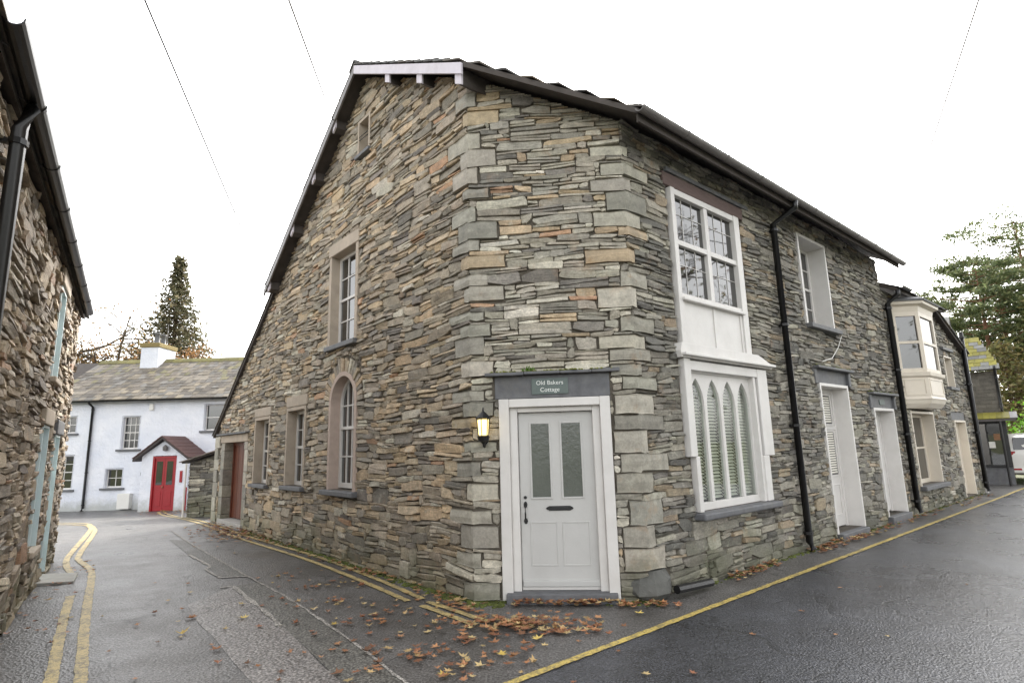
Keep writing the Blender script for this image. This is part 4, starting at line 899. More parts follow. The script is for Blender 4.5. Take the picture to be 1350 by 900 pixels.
    for k in range(12):
        u = 12.78+k*.235; m = MB(); m.slab([RP(u, -.16, zl(u)+.05), RP(u+.25, -.16, zl(u+.25)+.03), RP(u+.25, .5, zl(u+.25)+.03), RP(u, .5, zl(u)+.05)], .028, rng.choice(slate_cols)); m.build('slate', M['slate'], r)
    sl.build('slate_courses', M['slate'], r, kind='stuff')
    ch = MB().box(F, 11.3, 12.3, -3.4, -2.6, 5.4, 6.75, lin((120, 104, 88))).build('chimney', M['quoin'], H); MB().box(F, 11.22, 12.38, -3.48, -2.52, 6.752, 6.85).build('chimney_cap', M['lintel'], ch, bevel=.01)
    for u in (11.55, 11.95): MB().lathe(F.P(u, -3.0, 6.85), [(.11, 0), (.12, .06), (.09, .12), (.085, .30), (.11, .32), (.11, .36)], 10).build('chimney_pot', M['terracotta'], ch, smooth=True)
    downpipe(H, F, 8.97, .09, 4.5, .05, .3, r=.055); downpipe(H, F, 15.2, .10, 4.5, .05, None, r=.06)
    MB().box(F, 15.50, 15.62, -.35, .06, -.1, 3.8).build('corner_board', M['white'], H, bevel=.01)
    half_gutter(RP(8.95, -.38, 4.80), RP(9.6, -.38, 4.80), nR, .055, 'gutter', H, M['black'])
terrace()

# ================================================================== stone house on the left of the lane
aW = RAD(-33.8); dW = np.array([math.sin(aW), math.cos(aW), 0]); nW = np.array([dW[1], -dW[0], 0]); FW = Fr((-5.809, 7.103, 0), dW, nW)
def left_house():
    F = FW; H = empty('stone_house', F.P(-1, -2, 0), 'brown rubble-stone house with dark gutter along the left edge of the lane', 'house')
    U0, U1, T = -5.6, 3.0, 4.0; up_, lo, do = (-.20, .42, 2.62, 3.78), (-.40, .22, .58, 2.02), (1.05, 1.66, .06, 1.95)
    wall = backing(F, U0, U1, -.3, lambda u: T+.02, [up_, lo, do], 'wall', H, M['mortar'], th=.45)
    E, E0 = Fr(F.P(U1, 0, 0), -nW, dW), Fr(F.P(U0, 0, 0), -nW, -dW); gt = lambda u: T-.05+.5*u
    wE = backing(E, .02, 3.55, -.3, gt, [], 'wall', H, M['mortar'], th=.3); wN = backing(E0, .02, 3.55, -.3, gt, [], 'wall', H, M['mortar'], th=.3)
    MB().box(F, U0, U1, -3.6, -3.3, -.3, T+1.6).build('wall', M['mortar'], H)
    st = pack(U0, U1, -.2, T, rects_ok([(up_[0]-.02, up_[1]+.02, up_[2]-.06, up_[3]+.22), (lo[0]-.02, lo[1]+.02, lo[2]-.07, lo[3]+.2), (do[0]-.02, do[1]+.02, -1, do[3]+.2)]), 301, .95, 1.05, .8)
    st2 = pack(0, 3.55, -.2, T+1.8, rects_ok([], lambda U: gt(U)-.02), 302, 1.05, 1.1); st3 = pack(0, 3.55, -.2, T+1.8, rects_ok([], lambda U: gt(U)-.02), 303, 1.05, 1.1)
    masonry(H, [(wall, F, st, 'W', (-.01, .036), .014), (wE, E, st2, 'W', (-.01, .036), .014), (wN, E0, st3, 'W', (-.01, .036), .014)], 33)
    for i, o in enumerate((up_, lo)):
        w = sash(H, F, *o, -.11, 2, (2, 2), mat='paleblue'); MB().box(F, o[0]-.0, o[0]+.03, -.16, .02, o[2], o[3]).box(F, o[1]-.03, o[1], -.16, .02, o[2], o[3]).box(F, o[0]+.03, o[1]-.03, -.16, .019, o[3]-.03, o[3]).build('reveal', M['paleblue'], w)
        MB().box(F, o[0]-.15, o[1]+.15, -.3, .05, o[3]+.005, o[3]+.2).build('lintel', M['sandstone'], w, bevel=.012); MB().box(F, o[0]-.05, o[1]+.06, -.3, .07, o[2]-.07, o[2]-.002).build('sill', M['sandstone'], w, bevel=.012)
    d = MB().box(F, do[0]+.03, do[1]-.03, -.22, -.16, do[2], do[3]-.03).build('door', M['paleblue'], H); MB().box(F, do[0], do[0]+.03, -.24, .02, do[2], do[3]).box(F, do[1]-.03, do[1], -.24, .02, do[2], do[3]).box(F, do[0]+.03, do[1]-.03, -.24, .02, do[3]-.03, do[3]).build('reveal', M['paleblue'], d)
    MB().box(F, do[0]-.15, do[1]+.15, -.3, .05, do[3]+.005, do[3]+.2).build('lintel', M['lintel'], d, bevel=.012)
    for k in range(3): x = do[0]+.04+k*.177; MB().box(F, x, x+.169, -.16, -.148, do[2]+.02, do[3]-.04).build('plank', M['paleblue'], d)
    zf = lambda v: T+.06-.50*v
    r = MB().slab([F.P(u, v, zf(v)) for u, v in ((U0-.05, .07), (U1-.02, .07), (U1-.02, -3.65), (U0-.05, -3.65))], .05).build('roof', M['soffit'], H)
    rng = random.Random(4); v = .13; c = 0; sl = MB()
    while v > -3.3:
        u = U0-.05
        while u < U1-.02:
            wd = rng.uniform(.25, .45); t = rng.uniform(.016, .028); m = MB() if c == 0 else sl
            m.slab([F.P(u, v, zf(v)+.045), F.P(u+wd-.006, v, zf(v)+.045), F.P(u+wd-.006, v-.4, zf(v-.4)+t), F.P(u, v-.4, zf(v-.4)+t)], t, rng.choice(slate_cols)); u += wd
            if c == 0: m.build('slate', M['slate'], r)
        v -= .25; c += 1
    sl.build('slate_courses', M['slate'], r, kind='stuff')
    g = half_gutter(F.P(-5.3, .15, T+.06), F.P(2.62, .15, T+.04), nW, .058, 'gutter', H, M['black'])
    downpipe(H, F, -4.42, .10, 3.85, .05, .15, r=.045, clips=3)
left_house()
sl_ = MB(); sl_.slab([(-6.72, 8.42, .035), (-6.28, 7.80, .035), (-5.86, 7.92, .03), (-6.24, 8.50, .03)], .08); tag(sl_.build('concrete_slab', M['concrete'], None, bevel=.008), 'pale concrete slab at the foot of the left stone house', 'slab')

# ================================================================== white house at the end of the lane
def white_house():
    K = 25/22; X = lambda x: x*K; Zz = lambda z: (z-1.62)*K+1.62
    F = Fr((0, 25, 0), (1, 0, 0), (0, -1, 0)); H = empty('white_house', (-15, 28, -.6), 'whitewashed cottage with slate roof and red porch door at the end of the lane', 'house')
    U0, U1, E = -27.0, -7.5, Zz(3.74)
    w1, w2, w3, w4, w5 = (X(-15.05), X(-14.37), Zz(1.90), Zz(3.14)), (X(-15.52), X(-14.86), Zz(.48), Zz(1.18)), (X(-11.92), X(-11.10), Zz(2.52), Zz(3.52)), (X(-17.5), X(-16.82), Zz(2.55), Zz(3.20)), (X(-17.6), X(-16.76), Zz(.46), Zz(1.72))
    wall = backing(F, U0, U1, -1.2, lambda u: E, [w1, w2, w3, w4, w5], 'wall', H, M['limewash'], v=0, th=.4)
    MB().box(F, U0, U1, -6.2, -6.0, -1, E).box(F, U0-.2, U0, -6.2, -.01, -1, E).box(F, U1, U1+.2, -6.2, -.01, -1, E).build('wall', M['limewash'], H)
    for (o, c, r) in ((w1, 3, (2, 2)), (w2, 2, (2,)), (w3, 1, (1, 1)), (w4, 2, (2,)), (w5, 2, (2, 2))):
        w = sash(H, F, *o, -.14, c, r, fr=.05, bar=.028); MB().box(F, o[0]-.14, o[1]+.14, -.1, .10, o[2]-.09, o[2]-.002).build('sill', M['lintel'], w, bevel=.01)
        MB().box(F, o[0]-.0, o[0]+.02, -.16, -.002, o[2], o[3]).box(F, o[1]-.02, o[1], -.16, -.002, o[2], o[3]).box(F, o[0], o[1], -.16, -.003, o[3]-.02, o[3]).build('reveal', M['limewash'], w)
    # roof with real slate courses
    sl = .66; zf = lambda v: E+.06+sl*(.25-v) if v > -3.0 else E+.06+sl*3.25+sl*(v+3)
    rid = E+.06+sl*3.25
    r = MB().slab([F.P(u, v, z) for u, v, z in ((U0-.2, .25, E+.06), (U1+.2, .25, E+.06), (U1+.2, -3, rid), (U0-.2, -3, rid))], .1).slab([F.P(u, v, z) for u, v, z in ((U0-.2, -3, rid), (U1+.2, -3, rid), (U1+.2, -6.4, E), (U0-.2, -6.4, E))], .1).build('roof', M['soffit'], H)
    rng = random.Random(12); m = MB(); cols = [lin(c) for c in ((112, 104, 94), (126, 118, 106), (100, 94, 86), (134, 124, 108), (118, 114, 108))]; v = .33; k = 0
    while v > -3.0:
        v1 = max(v-.42, -3); wd0 = .30-.10*(k/16); u = -20.5
        while u < U1+.2:
            wd = wd0*rng.uniform(.7, 1.3); t = rng.uniform(.02, .04); z0, z1 = E+.06+sl*(.25-v), E+.06+sl*(.25-v1); c = shade(rng.choice(cols), rng, .72, 1.25)
            if rng.random() < (.10+.05*k/12) and k > 5: c = tuple(.5*a+.5*b for a, b in zip(c, lin((122, 118, 70))))
            j = rng.uniform(-.02, .02); m.slab([F.P(u, v+j, z0+.05), F.P(u+wd-.01, v+j, z0+.05), F.P(u+wd-.01, v1, z1+t), F.P(u, v1, z1+t)], t, c); u += wd
        v -= .235; k += 1
    m.build('slate_courses', M['slate'], r, kind='stuff')
    m = MB()
    for i in range(30): u = -20.5+i*.46; m.slab([F.P(u, -2.78, rid-.06), F.P(u+.45, -2.78, rid-.06), F.P(u+.45, -3, rid+.12), F.P(u, -3, rid+.12)], .05, shade(lin((124, 118, 72)), rng, .7, 1.2)).slab([F.P(u, -3, rid+.119), F.P(u+.45, -3, rid+.119), F.P(u+.45, -3.2, rid-.04), F.P(u, -3.2, rid-.04)], .05, lin((108, 104, 70)))
    m.build('ridge_tiles', M['slate'], r, label='mossy ridge tiles')
    half_gutter(F.P(-20.4, .36, E+.0), F.P(U1, .36, E+.0), (0, -1, 0), .06, 'gutter', H, M['black'])
    downpipe(H, F, X(-16.2), .08, E-.2, -.6, .36, r=.05)
    cx = X(-15.62)*27/25*1.0; cx = -17.3
    ch = MB().box(F, -18.10, -17.25, -3.7, -2.3, rid-.7, rid+.60).build('chimney', M['limewash'], H); MB().box(F, -18.16, -17.19, -3.77, -2.23, rid+.602, rid+.82, lin((132, 118, 78))).build('chimney_cap', M['moss'], ch, bevel=.03)
    for v in (-2.75, -3.25): MB().lathe(F.P(-17.65, v, rid+.82), [(.15, 0), (.16, .05), (.12, .1), (.11, .5), (.14, .52), (.14, .58)], 10).build('chimney_pot', M['lintel'], ch, smooth=True)
    MB().tube([F.P(-17.3, -3, rid+.95), F.P(-17.3, -3, rid+1.9)], .02, 6).build('aerial_mast', M['gutter'], ch)
    # porch
    Fp = Fr((0, 23.6, 0), (1, 0, 0), (0, -1, 0)); K2 = 23.6/20.8; Y = lambda x: x*K2; Zp = lambda z: (z-1.62)*K2+1.62
    a, b, d0, d1 = Y(-13.40), Y(-11.72), Y(-13.0), Y(-12.15); ap = (Y(-12.62), Zp(2.24)); ez = Zp(1.52)
    p = MB().box(Fp, a, d0, -.15, 0, -.8, Zp(1.62)).box(Fp, d1, b, -.15, 0, -.8, Zp(1.62)).prism(Fp, [(a, Zp(1.62)), (b, Zp(1.62)), (b, ez), (ap[0], ap[1]-.08), (a, ez)] if False else [(d0, Zp(1.62)), (d1, Zp(1.62)), (b, Zp(1.62)), (ap[0], ap[1]-.1), (a, Zp(1.62))], -.15, 0)
    p.box(Fp, a, a+.15, -1.4, -.15, -.8, Zp(1.6)).box(Fp, b-.15, b, -1.4, -.15, -.8, Zp(1.6)); p = p.build('porch', M['limewash'], H)
    lo_, hi_, ov = Zp(1.52), Zp(2.30), .22
    for sgn, e in ((-1, Y(-13.62)), (1, Y(-11.6))):
        m = MB(); m.slab([Fp.P(e, ov, lo_), Fp.P(ap[0], ov, hi_), Fp.P(ap[0], -1.6, hi_), Fp.P(e, -1.6, lo_)][::(1 if sgn < 0 else -1)], .10, lin((70, 62, 60))); m.build('porch_roof', M['slate'], p)
        n = 6
        for k in range(n): 
            f0, f1 = k/n, (k+1)/n; x0, x1, z0, z1 = e+(ap[0]-e)*f0, e+(ap[0]-e)*f1, lo_+(hi_-lo_)*f0, lo_+(hi_-lo_)*f1
            MB().slab([Fp.P(x0, ov+.04, z0+.05), Fp.P(x1, ov+.04, z1+.03), Fp.P(x1, -1.5, z1+.03), Fp.P(x0, -1.5, z0+.05)][::(1 if sgn < 0 else -1)], .03, shade(lin((98, 72, 68)), rng, .8, 1.2)).build('slate', M['slate'], p)
    zb, zt = -.56, Zp(1.60); dr = MB().box(Fp, d0, d0+.07, -.12, .01, zb, zt).box(Fp, d1-.07, d1, -.12, .01, zb, zt).box(Fp, d0+.07, d1-.07, -.12, .009, zt-.08, zt).build('door', M['red'], H, label='red double door with glazed upper panels')
    um = (d0+d1)/2
    for (q0, q1) in ((d0+.07, um-.005), (um+.005, d1-.07)):
        lf = MB().box(Fp, q0, q1, -.10, -.05, zb, zt-.08).build('door_leaf', M['red'], dr); MB().box(Fp, q0+.08, q1-.08, -.05, -.042, zb+1.02, zt-.2).build('pane', M['glass'], lf)
    for q0, q1 in ((d0+.15, um-.09), (um+.09, d1-.15)): MB().box(Fp, q0, q1, -.05, -.036, zb+.18, zb+.78).build('door_panel', M['red'], dr, bevel=.01)
    MB().lathe(Fp.P(um-.04, -.02, zb+.9), [(.0, 0), (.03, .02), (.03, .05), (.0, .07)], 8).build('door_knob', M['terracotta'], dr)
    MB().box(Fp, d0-.2, d1+.1, -.2, .25, -.8, zb-.01).build('doorstep', M['lintel'], dr, bevel=.01)
    c = Fp.P(um+.05, .12, Zp(1.78)); MB().lathe(c, [(.02, 0), (.09, .03), (.10, .16), (.05, .22), (.01, .26)], 8).build('porch_light', M['gutter'], p)
    MB().box(Fp, Y(-11.98), Y(-11.90), 0, .05, .55, 1.0).build('key_box', M['red'], p); MB().tube([Fp.P(Y(-11.70), .08, -.55), Fp.P(Y(-11.70), .08, .35)], .04, 8).build('post', M['red'], p)
    al = MB().box(F, X(-14.03), X(-13.87), 0, .09, Zp(3.35), Zp(3.6)).build('alarm_box', M['plastic'], H, bevel=.02); MB().box(F, X(-14.86), X(-14.4), 0, .22, Zz(-.29), Zz(.27)).build('meter_box', M['plastic'], H, bevel=.015); MB().box(F, X(-14.17), X(-13.84), 0, .03, Zz(.91), Zz(1.03)).build('name_board', M['lintel'], H)
white_house()
def outhouse():
    F = Fr((-9.6, 17.3, 0), (1, 0, 0), (0, -1, 0)); H = empty('stone_outhouse', (-9.6, 17.3, -.25), 'low dark stone outhouse with slate roof between porch and brown door', 'outhouse')
    F2 = Fr((-9.6, 17.3, 0), (0, 1, 0), (-1, 0, 0)); top = lambda u: 1.40+.30*u
    w = backing(F, -.1, 2.2, -.6, top, [], 'wall', H, M['mortar']); w2 = backing(F2, 0, 3.0, -.6, lambda u: 1.36, [], 'wall', H, M['limewash'], v=0)
    st = pack(-.1, 2.2, -.5, 2.2, rects_ok([], lambda U: top(U)-.02), 401, 1.3, 1.3)
    masonry(H, [(w, F, st, 'R', (-.01, .05), .02)], 41, 120)
    r = MB().slab([F.P(-.26, .15, 1.42), F.P(2.2, .15, 2.18), F.P(2.2, -3.0, 2.18), F.P(-.26, -3.0, 1.42)], .05).build('roof', M['soffit'], H); rng = random.Random(3)
    for k in range(7):
        for j in range(6): u = -.32+k*.36; v = .2-j*.5; MB().slab([F.P(u, v, 1.45+.31*(u+.26)), F.P(u+.4, v, 1.43+.31*(u+.66)), F.P(u+.4, v-.49, 1.43+.31*(u+.66)), F.P(u, v-.49, 1.45+.31*(u+.26))], .025, shade(lin((134, 124, 116)), rng, .8, 1.2)).build('slate', M['slate'], r)
    MB().tube([(-9.75, 17.2, -.4), (-9.75, 17.2, 1.38)], .03, 8).build('downpipe', M['white'], H)
outhouse()

# ================================================================== shop beyond the terrace
def shop():
    an = RAD(40.5); F = Fr(FR.P(19, 0, 0), (math.cos(an), -math.sin(an), 0), (-math.sin(an), -math.cos(an), 0)); H = empty('corner_shop', F.P(-1.5, -2, 0), 'small slate-hung shop with yellow mossy roof and dark shopfront beyond the terrace', 'shop')
    a, b = -4.6, .16
    wall = MB().box(F, a, b, -4, 0, -.1, 3.62, lin((84, 80, 74))).build('wall', M['dressed'], H); rng = random.Random(6)
    z = 2.2
    while z < 3.6:
        u = -1.6+rng.uniform(0, .1)
        while u < b-.02: wd = rng.uniform(.2, .4); MB().box(F, u+.004, min(u+wd, b)-.004, -.02, rng.uniform(.008, .025), z+.003, z+.117, shade(lin((96, 92, 84)), rng, .8, 1.2)).build('slate', M['slate'], wall); u += wd
        z += .12
    zf = lambda v: 3.70+.95*(.25-v); r = MB().slab([F.P(a, .25, 3.70), F.P(b+.1, .25, 3.70), F.P(b-.35, -1.0, zf(-1.0)), F.P(a, -1.0, zf(-1.0))], .06).build('roof', M['soffit'], H)
    v = .3
    while v > -.95:
        u = a+2.6
        while u < b+.05-(.25-v)*.36:
            ue = b+.08-(.25-v)*.36; wd = min(rng.uniform(.16, .3), ue-u+.001); wd = ue-u if ue-u-wd < .08 else wd; c = lin((118, 118, 114)) if rng.random() < .5 else lin((138, 132, 58)); MB().slab([F.P(u, v, zf(v)+.04), F.P(u+wd-.006, v, zf(v)+.04), F.P(u+wd-.006, v-.2, zf(v-.2)+.02), F.P(u, v-.2, zf(v-.2)+.02)], .016, shade(c, rng, .75, 1.15)).build('slate', M['slate'], r); u += wd
        v -= .14
    up2 = MB().box(F, -5.2, -1.2, -5.2, -1.0, 3.6, 4.5).build('upper_wall', M['mortar'], H)
    m = MB(); m.slab([F.P(-5.4, -.85, 4.5), F.P(-.95, -.85, 4.5), F.P(-.95, -3, 6.1), F.P(-5.4, -3, 6.1)], .08, lin((120, 120, 116))).slab([F.P(-5.4, -3, 6.1), F.P(-.95, -3, 6.1), F.P(-.95, -5.3, 4.5), F.P(-5.4, -5.3, 4.5)], .08, lin((120, 120, 116))); m.build('upper_roof', M['slate'], H)
    pr = MB().slab([F.P(a, .75, 2.06), F.P(.42, .75, 2.06), F.P(.30, .02, 2.26), F.P(a, .02, 2.26)], .07, lin((90, 86, 84))).build('pent_roof', M['slate'], H)
    u = -1.4
    while u < .36: wd = rng.uniform(.12, .22); MB().slab([F.P(u, .78, 2.09), F.P(u+wd-.005, .78, 2.09), F.P(u+wd-.005, .05, 2.29), F.P(u, .05, 2.29)], .02, shade(lin((132, 126, 56)) if u < .12 else lin((140, 138, 140)), rng, .75, 1.15)).build('slate', M['slate'], pr); u += wd
    sf = MB().box(F, -2.6, -2.52, .0, .08, .62, 2.0).box(F, -1.32, -1.22, .0, .08, .62, 2.0).box(F, -.62, -.54, .0, .08, .62, 2.0).box(F, .05, .15, .0, .08, .62, 2.0).box(F, -2.6, .15, .001, .07, 1.92, 2.0).box(F, -2.6, .15, .001, .12, .55, .62).build('shopfront', M['black'], H)
    for (p, q) in ((-2.52, -1.32), (-1.22, -.62), (-.54, .05)): MB().box(F, p, q, .02, .03, .62, 1.92).build('pane', M['glass'], sf)
    MB().box(F, -2.6, .15, .0, .05, -.05, .55).build('stall_riser', M['lintel'], sf, bevel=.01)
    MB().tube([F.P(.02, .70, 0), F.P(.02, .70, 2.05)], .035, 8).build('post', M['black'], H)
    for (u, z, c) in ((-1.12, 1.55, 'red'), (-1.0, .9, 'red'), (-.9, 1.25, 'plastic'), (-.35, 1.15, 'plastic'), (-.2, 1.4, 'terracotta')):
        MB().box(F, u, u+.16, -.0+.032, .045, z, z+.2).build('window_poster', M[c], sf)
    downpipe(H, F, .12, .06, 3.55, 2.3, .3, r=.04, clips=2)
shop()

# ================================================================== car
def car(loc, heading):
    d = np.array([math.sin(heading), math.cos(heading), 0]); n = np.array([d[1], -d[0], 0])       # u forwards, n to its right
    F = Fr(loc, d, n); L, W, Hh = 4.3, 1.80, 1.62
    o = empty('parked_car', loc, 'white estate car parked beyond the terrace, seen from behind', 'car')
    # body lofted from cross-sections along the length: (u, half width low, half width high, floor, waist, roof half width, roof z)
    S = [(-2.12, .66, .70, .50, .92, .50, 1.00), (-2.05, .84, .85, .34, .98, .60, 1.22), (-1.90, .88, .89, .26, .98, .62, 1.48), (-1.5, .895, .895, .24, .97, .63, 1.58), (-.6, .90, .90, .22, .95, .64, 1.62), (.35, .90, .90, .22, .94, .62, 1.56), (.85, .90, .89, .22, .93, .60, 1.30), (1.2, .89, .87, .24, .90, .66, 1.0), (1.8, .86, .80, .26, .82, .55, .84), (2.14, .66, .60, .38, .66, .40, .68)]
    rings = []
    for (u, a, b, z0, zw, c, zr) in S:
        half = [(a*.9, z0), (a, z0+.12), (b+.01, (z0+zw)/2), (b, zw), ((b+c)/2+.03, (zw+zr)/2), (c+.02, zr-.07), (c-.12, zr)]
        rings.append([F.P(u, -x, z) for x, z in half]+[F.P(u, x, z) for x, z in reversed(half)])
    m = len(rings[0]); mb = MB()
    mb.add([p for r in rings for p in r], [(i*m+k, i*m+(k+1) % m, (i+1)*m+(k+1) % m, (i+1)*m+k) for i in range(len(S)-1) for k in range(m)]+[tuple(range(m-1, -1, -1)), tuple(range((len(S)-1)*m, len(S)*m))])
    body = mb.build('body', M['carpaint'], o, smooth=True); sd = body.modifiers.new('sub', 'SUBSURF'); sd.levels = 1; sd.render_levels = 2
    def lerp(u):
        for s0, s1 in zip(S[:-1], S[1:]):
            if s0[0] <= u <= s1[0]: t = (u-s0[0])/(s1[0]-s0[0]); return [a+(b-a)*t for a, b in zip(s0, s1)]
    def side(s, pts, name, mat, off=.012):     # patch lying on the glasshouse side: (u, f) f=0 waist .. 1 roof
        P = []
        for u, f in pts:
            q = lerp(u); x = q[2]+(q[5]-q[2])*f+.03*math.sin(f*math.pi)+off; P.append(F.P(u, s*x, q[4]+(q[6]-q[4])*f))
        k = MB(); k.add(P+[tuple(np.array(p)-n*s*.02) for p in P], [tuple(range(len(P)))] + [tuple(range(2*len(P)-1, len(P)-1, -1))]); return k.build(name, mat, body)
    for s in (-1, 1):
        side(s, [(-1.72, .10), (-1.05, .06), (-1.05, .84), (-1.45, .80)], 'quarter_window', M['glass']); side(s, [(-1.0, .06), (-.15, .06), (-.15, .88), (-1.0, .86)], 'side_window', M['glass']); side(s, [(-.1, .06), (.75, .06), (.35, .84), (-.1, .88)], 'side_window', M['glass'])
        tl = MB(); P = [(-2.10, .52), (-2.10, .78), (-1.93, .905), (-1.75, .915)]; tl.add([F.P(u, s*(x+.012), z) for u, x in P for z in (.82, 1.03)], [(0, 1, 3, 2), (2, 3, 5, 4), (4, 5, 7, 6)]); tl.build('tail_light', M['taillight'], body)
        for u in (-1.32, 1.30):
            c = F.P(u, s*.80, .32); wh = MB()
            prof = [(.19, .10), (.30, .11), (.325, .07), (.325, -.07), (.30, -.11), (.19, -.10)]; N = 20
            pts = [tuple(np.array(c)+d*r*math.cos(2*math.pi*k/N)+np.array([0, 0, 1])*r*math.sin(2*math.pi*k/N)+n*y) for r, y in prof for k in range(N)]
            wh.add(pts, [(i*N+k, i*N+(k+1) % N, ((i+1) % 6)*N+(k+1) % N, ((i+1) % 6)*N+k) for i in range(6) for k in range(N)]); wh = wh.build('wheel', M['tyre'], o, smooth=True)
            rm = MB()
            for k in range(5):
                a = 2*math.pi*k/5; e1, e2 = d*math.cos(a)+np.array([0, 0, math.sin(a)]), -d*math.sin(a)+np.array([0, 0, math.cos(a)])
                rm.add([tuple(np.array(c)+e1*r+e2*t+n*s*y) for (r, t) in ((.02, -.04), (.2, -.05), (.2, .05), (.02, .04)) for y in (.09, .04)], [(0, 2, 4, 6), (1, 7, 5, 3), (0, 1, 3, 2), (2, 3, 5, 4), (4, 5, 7, 6), (6, 7, 1, 0)])
            rm.build('rim', M['chrome'], wh)
            ac = MB(); Pa = [tuple(np.array(F.P(u, s*.905, .32))+d*.37*math.cos(a)+np.array([0, 0, .37*math.sin(a)])) for a in [math.pi*k/12 for k in range(13)]]; ac.add(Pa+[F.P(u+.37, s*.905, .2), F.P(u-.37, s*.905, .2)], [tuple(range(15))]); ac.build('wheel_arch', M['black'], body)
        side(s, [(-.05, -.25), (.12, -.25), (.12, -.19), (-.05, -.19)], 'door_handle', M['chrome'], .03)
        MB().box(F, .55, .75, s*.98-.08, s*.98+.08, .98, 1.10).build('wing_mirror', M['carpaint'], body, bevel=.03)
    rw = MB(); rw.add([F.P(-2.095, -.56, 1.08), F.P(-2.095, .56, 1.08), F.P(-1.93, .52, 1.46), F.P(-1.93, -.52, 1.46)], [(0, 1, 2, 3), (3, 2, 1, 0)] if False else [(0, 1, 2, 3)]); rw.build('rear_window', M['glass'], body)
    MB().box(F, -2.20, -2.0, -.80, .80, .34, .52).build('bumper', M['carpaint'], body, bevel=.05); MB().box(F, -2.215, -2.19, -.7, -.45, .44, .50).build('reflector', M['taillight'], body); MB().box(F, -2.215, -2.19, .45, .7, .44, .50).build('reflector', M['taillight'], body)
    MB().box(F, -2.15, -2.12, -.26, .26, .66, .78).build('number_plate', M['letter'], body)
    MB().box(F, -1.7, .2, -.60, -.56, 1.62, 1.67).box(F, -1.7, .2, .56, .60, 1.62, 1.67).build('roof_rails', M['black'], body)
    return o
car((17.70, 20.17, 0), RAD(34))

# ================================================================== trees
def limb(mb, p, d, L, r, depth, rng, tips, col, spread=.6, gravity=.0, kids=(3, 4)):
    pts = [Vector(p)]; dd = Vector(d).normalized(); n = 4
    for i in range(n):
        dd = (dd+Vector((rng.gauss(0, .13), rng.gauss(0, .13), rng.gauss(0, .08)+gravity))).normalized(); pts.append(pts[-1]+dd*L/n)
    mb.tube(pts, r, 6 if depth > 1 else 4, r*.55, False, col)
    if depth == 0: tips.append((pts[-1], dd)); tips.append((pts[-2], dd)); return
    for k in range(rng.randint(*kids)):
        f = rng.uniform(.45, 1.); q = pts[min(n, max(1, int(round(f*n))))]; a = Vector((rng.gauss(0, 1), rng.gauss(0, 1), rng.gauss(0, .6))).normalized()
        limb(mb, q, (dd*(1-spread)+a*spread+Vector((0, 0, .12))), L*rng.uniform(.55, .8), r*.5, depth-1, rng, tips, col, spread, gravity, kids)
def broadleaf(name, base, h, seed, label, leafcols, n_per, leaf, cat='tree', group=None, depth=4, barkc=(86, 76, 66), lean=(0, 0)):
    rng = random.Random(seed); T = empty(name, base, label, cat, group); mb = MB(); tips = []; bc = lin(barkc); b = Vector(base)
    top = b+Vector((lean[0], lean[1], h*.42)); mb.tube([b-Vector((0, 0, .2)), b+Vector((lean[0]*.3, lean[1]*.3, h*.2)), top], h*.026, 8, h*.017, False, bc)
    for k in range(5):
        a = 2*math.pi*k/5+rng.uniform(-.4, .4); limb(mb, b+Vector((lean[0]*.7, lean[1]*.7, h*rng.uniform(.26, .42))), (math.cos(a)*.8, math.sin(a)*.8, rng.uniform(.6, 1.2)), h*.26, h*.012, depth-1, rng, tips, bc)
    limb(mb, top, (0, 0, 1), h*.28, h*.015, depth-1, rng, tips, bc); mb.build('trunk', M['bark'], T)
    lf = MB()
    for p, d in tips:
        for k in range(n_per):
            c = p+Vector((rng.gauss(0, 1), rng.gauss(0, 1), rng.gauss(0, .8)))*h*.028; leaf_quad(lf, c, leaf*rng.uniform(.6, 1.3), rng, shade(lin(rng.choice(leafcols)), rng, .7, 1.3))
    lf.build('crown', M['leaf'], T); return T
